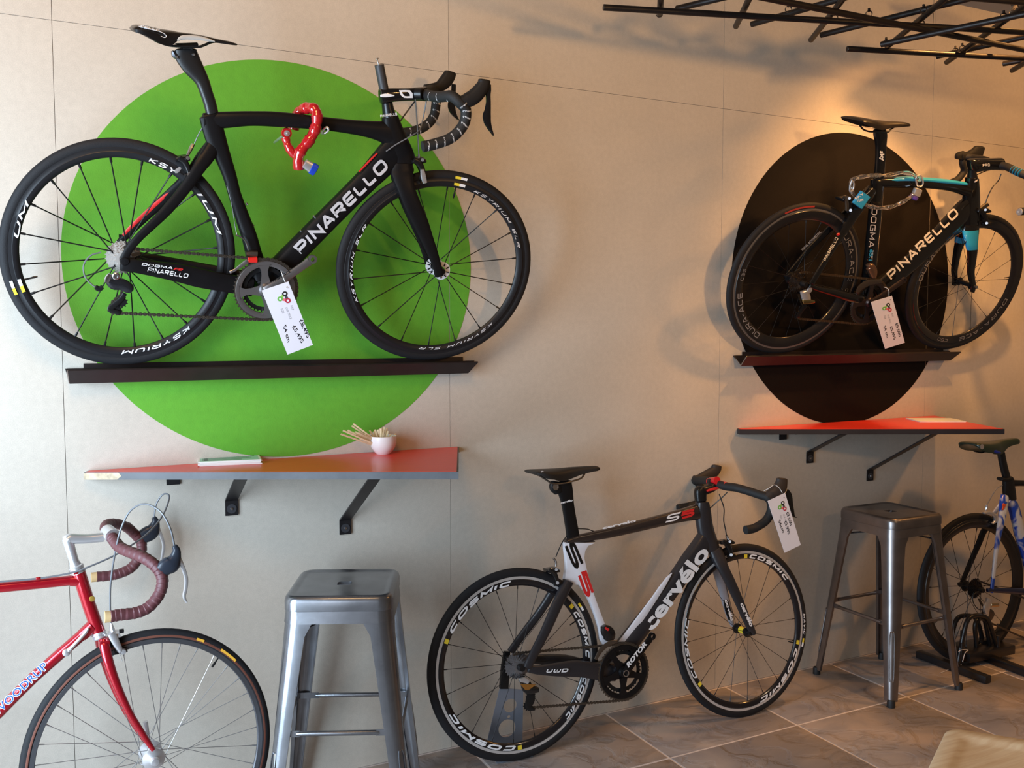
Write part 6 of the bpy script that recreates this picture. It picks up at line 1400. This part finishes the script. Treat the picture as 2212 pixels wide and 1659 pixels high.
# gear lever boss on the down tube
mb = MB(); px_tube(mb, pD, [(*z0((388, 988))[0], .02), (*z0((430, 945))[0], .024), (*z0((490, 880))[0], .022), (*z0((510, 850))[0], .02)], [.007, .0045, .005, .004], 8); gl = TD.add('gear_lever', mb, m_alu)
mb = MB(); c = pD.P(*z0((384, 990))[0], .018); mb.lathe(c, pD.n, [(.0005, -.01), (.010, -.01), (.010, .006), (.006, .009), (.0005, .009)], 18); TD.add('lever_boss', mb, m_alu, parent=gl)
# fork
forkp = ((598, 905, 34), (608, 960, 33), (625, 1030, 31), (650, 1110, 29), (680, 1190, 27), (715, 1270, 25), (755, 1350, 23), (805, 1430, 21), (850, 1500, 19), (888, 1555, 15))
mb = MB(); loft(mb, pD, z0(*forkp), [.006, .026, .036, .040, .043, .045, .047, .048, .049, .050], [.018, .012, .010, .010, .0095, .009, .008, .0075, .007, .006], sup=2.1); fk = TD.add('fork', mb, m_rd)
mb = MB(); loft(mb, pD, z0(*[(x-28-14*min(1, i/4)*0, y-24-10*0, hw*.9) for i, (x, y, hw) in enumerate(forkp)]), [-.006, -.026, -.036, -.040, -.043, -.045, -.047, -.048, -.049, -.050], [.016, .012, .010, .010, .0095, .009, .008, .0075, .007, .006], sup=2.1); TD.add('fork_blade', mb, m_rd, parent=fk)
mb = MB(); mb.box(pD.P(*z0((600, 935))[0]), pD.fw*.014, pD.up*.012, pD.n*.030); TD.add('fork_crown', mb, m_rd, parent=fk, bevel=.005)
# wheels: front in view, rear outside the frame but carried by the same stand
wf = Wheel(pD, (39, 583, 1357, 1357+553))
m_rimg = mat('grey_alloy_rim', (.105, .105, .115), .35, metal=.6)
FW = build_wheel(TD, 'front_wheel', wf, rim_in=.885, rim_out=.925, n=36, m_rim=m_rimg, m_sp=m_sspk, sp_r=.0010, cross=.95, ph=.05, sidewall=m_tan, fl=(-.032, .032), fr=.085, tr_w=.0115, deep_w=.010)
hub(TD, FW, wf, [(.0005, -.062), (.007, -.062), (.008, -.05), (.011, -.044), (.030, -.036), (.032, -.031), (.012, -.024), (.012, .024), (.032, .031), (.030, .036), (.011, .044), (.010, .052), (.0005, .052)], m_alu)
mb = MB(); mb.lathe(wf.c+pD.n*.052, pD.n, [(.0005, 0), (.0135, 0), (.0135, .006), (.010, .012), (.0005, .014)], 18); TD.add('skewer_nut', mb, m_alu, parent=FW)
mb = MB(); c = wf.c-pD.n*.07; mb.tube([c, c+pD.up*.03+pD.fw*.0, c+pD.up*.075-pD.fw*.006], [.008, .006, .0075], 10, smooth=3); TD.add('release_lever', mb, m_alu, parent=FW)
rim_patch(TD, FW, wf, 66, 62, .945, .965, mat('amber_label', (.80, .42, .04), .5), .0128); rim_patch(TD, FW, wf, 52, 42, .945, .965, MATS['amber_label'], .0128)
mb = MB(); a = math.radians(50); mb.tube([wf.W(a, .885), wf.W(a, .85), wf.W(a, .84), wf.W(a, .80)], [.0025, .0025, .0042, .0035], 8); TD.add('valve', mb, m_blk, parent=FW)
wr = Wheel(pD, c=wf.c-pD.fw*1.0, r=.336)
RW = build_wheel(TD, 'rear_wheel', wr, rim_in=.885, rim_out=.925, n=16, m_rim=m_rimg, m_sp=m_sspk, cross=.9, sidewall=m_tan, deep_w=.010)
hub(TD, RW, wr, [(.0005, -.066), (.012, -.05), (.030, -.036), (.012, -.024), (.012, .024), (.032, .031), (.03, .045), (.0005, .066)], m_alu)
# front brake
mb = MB(); loft(mb, pD, z0((640, 880, 20), (655, 900, 26), (680, 950, 22), (700, 985, 16)), .024, .007, k=12); cl = TD.add('brake_caliper', mb, m_alu)
mb = MB(); loft(mb, pD, z0((630, 885, 20), (645, 905, 24), (665, 950, 20), (680, 985, 14)), -.024, .007, k=12); TD.add('brake_arm', mb, m_alu, parent=cl)
mb = MB(); loft(mb, pD, z0((630, 890, 18), (690, 880, 20)), 0, .026, k=12); TD.add('caliper_bridge', mb, m_alu, parent=cl)
mb = MB(); loft(mb, pD, z0((665, 992, 12), (735, 975, 14)), .017, .006, k=10); TD.add('brake_shoe', mb, m_blk, parent=cl)
mb = MB(); mb.lathe(pD.P(*z0((713, 985))[0], .022), pD.n, [(.0005, 0), (.009, 0), (.007, .008), (.0005, .009)], 14); TD.add('shoe_nut', mb, m_alu, parent=cl)
mb = MB(); px_tube(mb, pD, [(*z0(q)[0], .012) for q in ((643, 820), (648, 850), (655, 872))], [.003, .0065, .0065], smooth=3); px_tube(mb, pD, [(*z0(q)[0], .026) for q in ((690, 990), (700, 1015), (708, 1040))], .001, smooth=3); TD.add('barrel_adjuster', mb, m_alu, parent=cl)
mb = MB(); mb.lathe(pD.P(*z0((690, 868))[0], .03), pD.fw, [(.0005, 0), (.006, 0), (.006, .012), (.0005, .013)], 10); TD.add('release_cam', mb, m_blk, parent=cl)
# saddle and post just outside the frame
mb = MB(); a, b = pD.P(*z0((-640, 640))[0]), pD.P(*z0((-665, 470))[0]); mb.tube([a, b], .0135, 14); TD.add('seat_post', mb, m_alu)
mb = MB(); R = []
for u, hw, h in ((-.13, .055, .012), (-.11, .068, .018), (-.05, .05, .02), (.03, .025, .018), (.12, .018, .015), (.14, .008, .01)):
    c = b+pD.fw*u+pD.up*.03; R.append([c+pD.n*hw*math.cos(t)+pD.up*h*math.sin(t) for t in np.linspace(0, 2*PI, 12, endpoint=False)])
mb.rings(R); TD.add('saddle', mb, m_blk)

# ================================================================ bicycle E: blue and white, lower right corner
pE = Plane((3.83, -.264, .34), -.054, -.024)
TE = bk('road_bicycle', 'blue and white road bicycle in a black floor stand at the right edge', pE, (4.1, -.28, 0))
ze, z8 = Zc(1560, 850, .4877), Zc(1740, 1050, .2713)
zf = Zc(1880, 940, .15675)
m_bw = mat('blue_white_paint', (.02, .10, .50), .25, coat=.5)
def blotch(m):
    nt = m.node_tree; N = nt.nodes; Lk = nt.links; b = N['Principled BSDF']; tc = N.new('ShaderNodeTexCoord')
    n = N.new('ShaderNodeTexNoise'); n.inputs['Scale'].default_value = 14; n.inputs['Detail'].default_value = 1; n.inputs['Distortion'].default_value = 1.0
    Lk.new(tc.outputs['Object'], n.inputs[0]); cr = N.new('ShaderNodeValToRGB'); e = cr.color_ramp.elements
    e[0].position = .46; e[0].color = (.012, .06, .46, 1); e[1].position = .56; e[1].color = (.50, .56, .66, 1)
    Lk.new(n.outputs[0], cr.inputs[0]); Lk.new(cr.outputs[0], b.inputs['Base Color'])
blotch(m_bw)
m_dk = mat('dark_blue_paint', (.008, .012, .05), .2, coat=.5)
mb = MB(); loft(mb, pE, zf((1880, 900, 60), (1960, 960, 66), (2010, 1130, 68), (2060, 1350, 68), (2130, 1600, 66), (2260, 2100, 60), (2400, 2650, 60)), 0, .016); fr = TE.add('frame', mb, m_bw, label='blue and white blotched seat tube')
mb = MB(); loft(mb, pE, zf((1900, 600, 62), (1905, 700, 72), (1915, 800, 78), (1930, 890, 70)), 0, .017); TE.add('seat_cluster', mb, m_blk, parent=fr)
mb = MB(); loft(mb, pE, zf((1860, 830, 50), (1840, 930, 52), (1830, 1040, 50), (1810, 1150, 45), (1790, 1260, 40), (1760, 1420, 30), (1730, 1620, 24), (1700, 1900, 22), (1670, 2170, 20)), [.0, .01, .02, .028, .034, .044, .052, .06, .064], [.013, .012, .011, .01, .009, .008, .008, .007, .006]); TE.add('seat_stay', mb, m_bw, parent=fr)
mb = MB(); loft(mb, pE, zf((1835, 900, 20), (1760, 1000, 24), (1700, 1080, 24)), [.0, -.01, -.02], .006, k=10); TE.add('stay_bridge', mb, m_wp, parent=fr)
mb = MB(); loft(mb, pE, zf((1830, 980, 16), (1850, 950, 24), (1820, 1030, 10)), .030, .003, k=8); TE.add('red_mark', mb, mat('orange_red_mark', (.70, .08, .02), .4), parent=fr)
mb = MB(); loft(mb, pE, zf((1640, 1230, 36), (1560, 1330, 36), (1500, 1480, 34), (1430, 1640, 32), (1340, 1850, 28), (1240, 2090, 24)), [-.028, -.038, -.046, -.052, -.058, -.062], [.011, .01, .009, .008, .008, .006]); TE.add('seat_stay', mb, m_blk, parent=fr)
mb = MB(); loft(mb, pE, ze((1175, 872, 9), (1230, 872, 12), (1300, 875, 14), (1400, 885, 16), (1500, 900, 18)), [.064, .058, .05, .04, .02], [.008, .01, .012, .013, .015]); TE.add('chain_stay', mb, m_dk, parent=fr)
mb = MB(); loft(mb, pE, zf((1930, 660, 52), (2050, 660, 42), (2300, 670, 44), (3200, 720, 50)), 0, [.014, .016, .017, .018]); TE.add('top_tube', mb, m_blk, parent=fr)
mb = MB(); loft(mb, pE, zf((2400, 2650, 60), (3000, 1900, 66), (3500, 1150, 66)), 0, .017); TE.add('down_tube', mb, m_bw, parent=fr)
mb = MB(); loft(mb, pE, zf((3350, 700, 70), (3420, 900, 75), (3480, 1180, 78)), 0, .02); TE.add('head_tube', mb, m_bw, parent=fr)
mb = MB(); loft(mb, pE, zf((1800, 240, 42), (1830, 400, 44), (1870, 560, 44), (1880, 620, 46)), 0, .013); sp = TE.add('seat_post', mb, m_blk)
mb = MB(); loft(mb, pE, zf((1785, 600, 24), (1850, 610, 30), (1930, 590, 30)), 0, .018, k=14); TE.add('seat_collar', mb, m_blk, parent=sp)
zsf = lambda *p: [(1880+q[0]*.15675, 940+q[1]*.15675, 940+q[2]*.15675, q[3]) for q in p]
sd = saddle(TE, pE, zsf((1342, 105, 140, .045), (1370, 90, 190, .062), (1450, 85, 235, .066), (1550, 85, 250, .060), (1650, 80, 265, .050), (1740, 70, 262, .036), (1830, 55, 180, .026), (1930, 42, 140, .021), (2000, 38, 125, .019), (2040, 60, 105, .010)), mat('green_black_saddle', (.016, .028, .018), .28, coat=.3))
mb = MB(); loft(mb, pE, zf((1560, 150, 16), (1640, 190, 30), (1720, 225, 26), (1780, 240, 12)), .050, .008, k=10); TE.add('blue_flank', mb, mat('deep_blue_vinyl', (.015, .03, .28), .3), parent=sd)
mb = MB(); mb.lathe(pE.P(*zf((1540, 160))[0], .064), pE.n, [(.0005, 0), (.012, 0), (.012, .001), (.0005, .001)], 18); TE.add('emblem', mb, m_greyp, parent=sd)
mb = MB(); px_tube(mb, pE, [(*q, .022) for q in zf((1430, 220), (1540, 240), (1640, 200), (1700, 250), (1790, 250), (1830, 215), (1860, 150))], .0034); TE.add('saddle_rail', mb, m_blk, parent=sd)
wr = Wheel(pE, (1980, 2211, 1108, 1430))
wf = Wheel(pE, c=wr.c+pE.fw*.98, r=.336)
m_rE = mat('black_deep_rim_e', (.015, .013, .013), .3, coat=.3)
RW = build_wheel(TE, 'rear_wheel', wr, rim_in=.80, rim_out=.925, n=20, cross=.8, ph=.2, sp_r=.0012, m_rim=m_rE, deep_w=.0125)
FW = build_wheel(TE, 'front_wheel', wf, rim_in=.80, rim_out=.925, n=18, ph=.2, sp_r=.0012, m_rim=m_rE, deep_w=.0125)
hub(TE, RW, wr, [(.0005, -.072), (.008, -.072), (.012, -.06), (.012, -.045), (.026, -.036), (.026, -.03), (.013, -.024), (.013, .012), (.028, .014), (.028, .017), (.012, .018), (.012, .050), (.010, .066), (.0005, .066)], m_blk)
hub(TE, FW, wf, [(.0005, -.056), (.02, -.036), (.011, -.028), (.011, .028), (.02, .036), (.0005, .058)], m_blk)
cassette(TE, RW, wr, m=mat('dim_cogs', (.07, .06, .06), .35, metal=.9), R0=.048, R1=.026)
for sg in (1, -1):
    mb = MB(); mb.tube([pE.P(*zf((3490, 1230))[0])+pE.n*.03*sg, wf.c+pE.n*.05*sg], [.013, .007], 12); TE.add('fork_blade', mb, m_bw)
mb = MB(); P_ = [pE.P(*zf(q)[0], w) for q, w in (((3330, 600), 0), ((3340, 540), 0), ((3700, 500), 0))]; mb.tube(P_, .014, 14); TE.add('stem', mb, m_blk)
for sg in (1, -1):
    b0 = P_[-1]; mb = MB(); mb.tube([b0, b0+pE.n*.1*sg, b0+pE.n*.2*sg, b0+pE.n*.21*sg+pE.fw*.07-pE.up*.01, b0+pE.n*.21*sg+pE.fw*.09-pE.up*.07, b0+pE.n*.21*sg+pE.fw*.04-pE.up*.13, b0+pE.n*.21*sg-pE.fw*.04-pE.up*.14], .015, 12, smooth=4); TE.add('handlebar', mb, m_tape)
cE = pE.P(*zf((2400, 2650))[0])
mb = MB(); mb.cyl(cE-pE.n*.036, cE+pE.n*.036, .024, 20); TE.add('bottom_bracket', mb, m_blk, parent=fr)
crankset(TE, cE, .104, .045, (2400, 1395), m_bring, m_bring, arms=5, nt=53)
chain(TE, [wr.c+pE.up*.04+pE.n*.036, cE+pE.up*.102+pE.n*.045]+arc_pts(cE, pE, .102, 90, -90, .045, 16)+[wr.c-pE.up*.145+pE.fw*.03+pE.n*.045, wr.c-pE.up*.14+pE.n*.045, wr.c-pE.up*.09+pE.fw*.03+pE.n*.045, wr.c-pE.up*.045+pE.n*.04])
# brake (silver) and cable
mb = MB(); loft(mb, pE, zf((1560, 1075, 14), (1620, 1070, 24), (1690, 1090, 26), (1725, 1130, 26), (1725, 1180, 20), (1680, 1220, 12)), .026, .007, k=12); loft(mb, pE, zf((1560, 1075, 12), (1620, 1070, 20), (1680, 1090, 20)), -.022, .006, k=12); cl = TE.add('brake_caliper', mb, m_alu)
mb = MB(); px_tube(mb, pE, [(*q, .01) for q in zf((1600, 960), (1605, 990), (1590, 1040), (1570, 1070))], [.005, .006, .003, .003], smooth=3); TE.add('barrel_adjuster', mb, m_alu, parent=cl)
mb = MB(); px_tube(mb, pE, [(*q, .01) for q in zf((1820, 690), (1750, 730), (1690, 810), (1640, 900), (1605, 960))], .0022); TE.add('brake_cable', mb, m_gcable)
mb = MB(); loft(mb, pE, ze((1180, 905, 8), (1180, 930, 16), (1170, 950, 14), (1170, 975, 8)), .058, .010, k=12); dr = TE.add('rear_derailleur', mb, m_alu)
mb = MB(); loft(mb, pE, ze((1190, 938, 10), (1222, 936, 8)), .066, .007, k=10); TE.add('link_plate', mb, mat('gold_alloy', (.70, .50, .28), .2, metal=1), parent=dr)
mb = MB()
for w in (.051, .039): loft(mb, pE, ze((1180, 960, 10), (1195, 975, 12), (1185, 1000, 10)), w, .0014, k=8)
TE.add('cage', mb, m_chain, parent=dr)
mb = MB(); px_tube(mb, pE, [(*q, .05) for q in ze((1150, 870), (1115, 890), (1112, 925), (1135, 955), (1160, 958))], .0022); TE.add('gear_cable', mb, m_cable)

# floor stand of bicycle E
m_std = mat('black_stand_enamel', (.010, .009, .010), .35, coat=.2)
ST = Thing('bicycle_stand', 'black tubular floor stand holding the rear wheel of the blue bicycle', 'stand', at(2100, 1440, 2, 0))
def fl(x, y, z=.018): return at(x, y, 2, z)
b1 = [fl(*ze((868, 1152))[0]), fl(*ze((1180, 1268))[0])]; b2 = [fl(*ze((1150, 1160))[0]), fl(*ze((1420, 1262))[0])]
for b in (b1, b2):
    mb = MB(); d = b[1]-b[0]; L = np.linalg.norm(d); d /= L; s = np.cross(d, (0, 0, 1)); mb.box((b[0]+b[1])/2, d*L/2, s*.020, (0, 0, .0165)); ST.add('base_bar', mb, m_std, bevel=.006)
m0 = (b1[0]*.35+b1[1]*.65); m1 = (b2[0]*.55+b2[1]*.45)
# two pairs of bent hoops either side of the wheel
def hoop(offw, pts):
    mb = MB(); mb.tube([pE.P(*ze(q)[0], offw) for q in pts], .0105, 12, smooth=5); return mb
ST.add('hoop', hoop(.055, ((1045, 1190), (1060, 1110), (1075, 1040), (1090, 1000), (1115, 985), (1150, 985), (1175, 1000), (1195, 1050), (1220, 1130), (1240, 1190))), m_std)
ST.add('hoop', hoop(-.055, ((1010, 1160), (1015, 1090), (1030, 1020), (1050, 990), (1085, 983), (1115, 990), (1135, 1020), (1150, 1080), (1160, 1150))), m_std)
ST.add('hoop', hoop(.02, ((1130, 1190), (1125, 1100), (1120, 1030), (1135, 1000), (1160, 1000), (1175, 1060), (1190, 1130), (1200, 1190))), m_std)
c0_, c1_ = pE.P(*ze((1035, 1185))[0], 0), pE.P(*ze((1235, 1190))[0], 0)
mb = MB(); mb.box(((c0_+c1_)/2)*np.array([1, 1, 0])+np.array([0, 0, .045]), (c1_-c0_)*np.array([.5, .5, 0]), pE.n*.075*np.array([1, 1, 0]), (0, 0, .022)); ST.add('cradle', mb, m_std, bevel=.008)
for q in (((1060, 1160), .06), ((1220, 1160), .06), ((1060, 1160), -.06), ((1220, 1160), -.06)):
    a = pE.P(*ze(q[0])[0], q[1]); mb = MB(); mb.tube([(a[0], a[1], .03), (a[0], a[1], .12)], .009, 10); ST.add('upright', mb, m_std)
tie = Thing('cable_tie', 'white plastic cable tie round the black floor stand', 'cable tie', at(2060, 1400, 2, .03))
mb = MB(); px_tube(mb, pE, [(*q, .075) for q in z8((1218, 1320), (1240, 1306), (1295, 1306))]+[(*z8((1270, 1330))[0], .09), (*z8((1250, 1400))[0], .10)], .0018, 6); tie.add('loop', mb, m_wp)
mb = MB(); mb.tube([at(*z8((1240, 1420))[0], 2, .03), at(*z8((1180, 1425))[0], 2, .01), at(*z8((1140, 1460))[0], 2, .004), at(*z8((1070, 1490))[0], 2, .003)], .0016, 6, smooth=4); tie.add('tail', mb, m_wp)
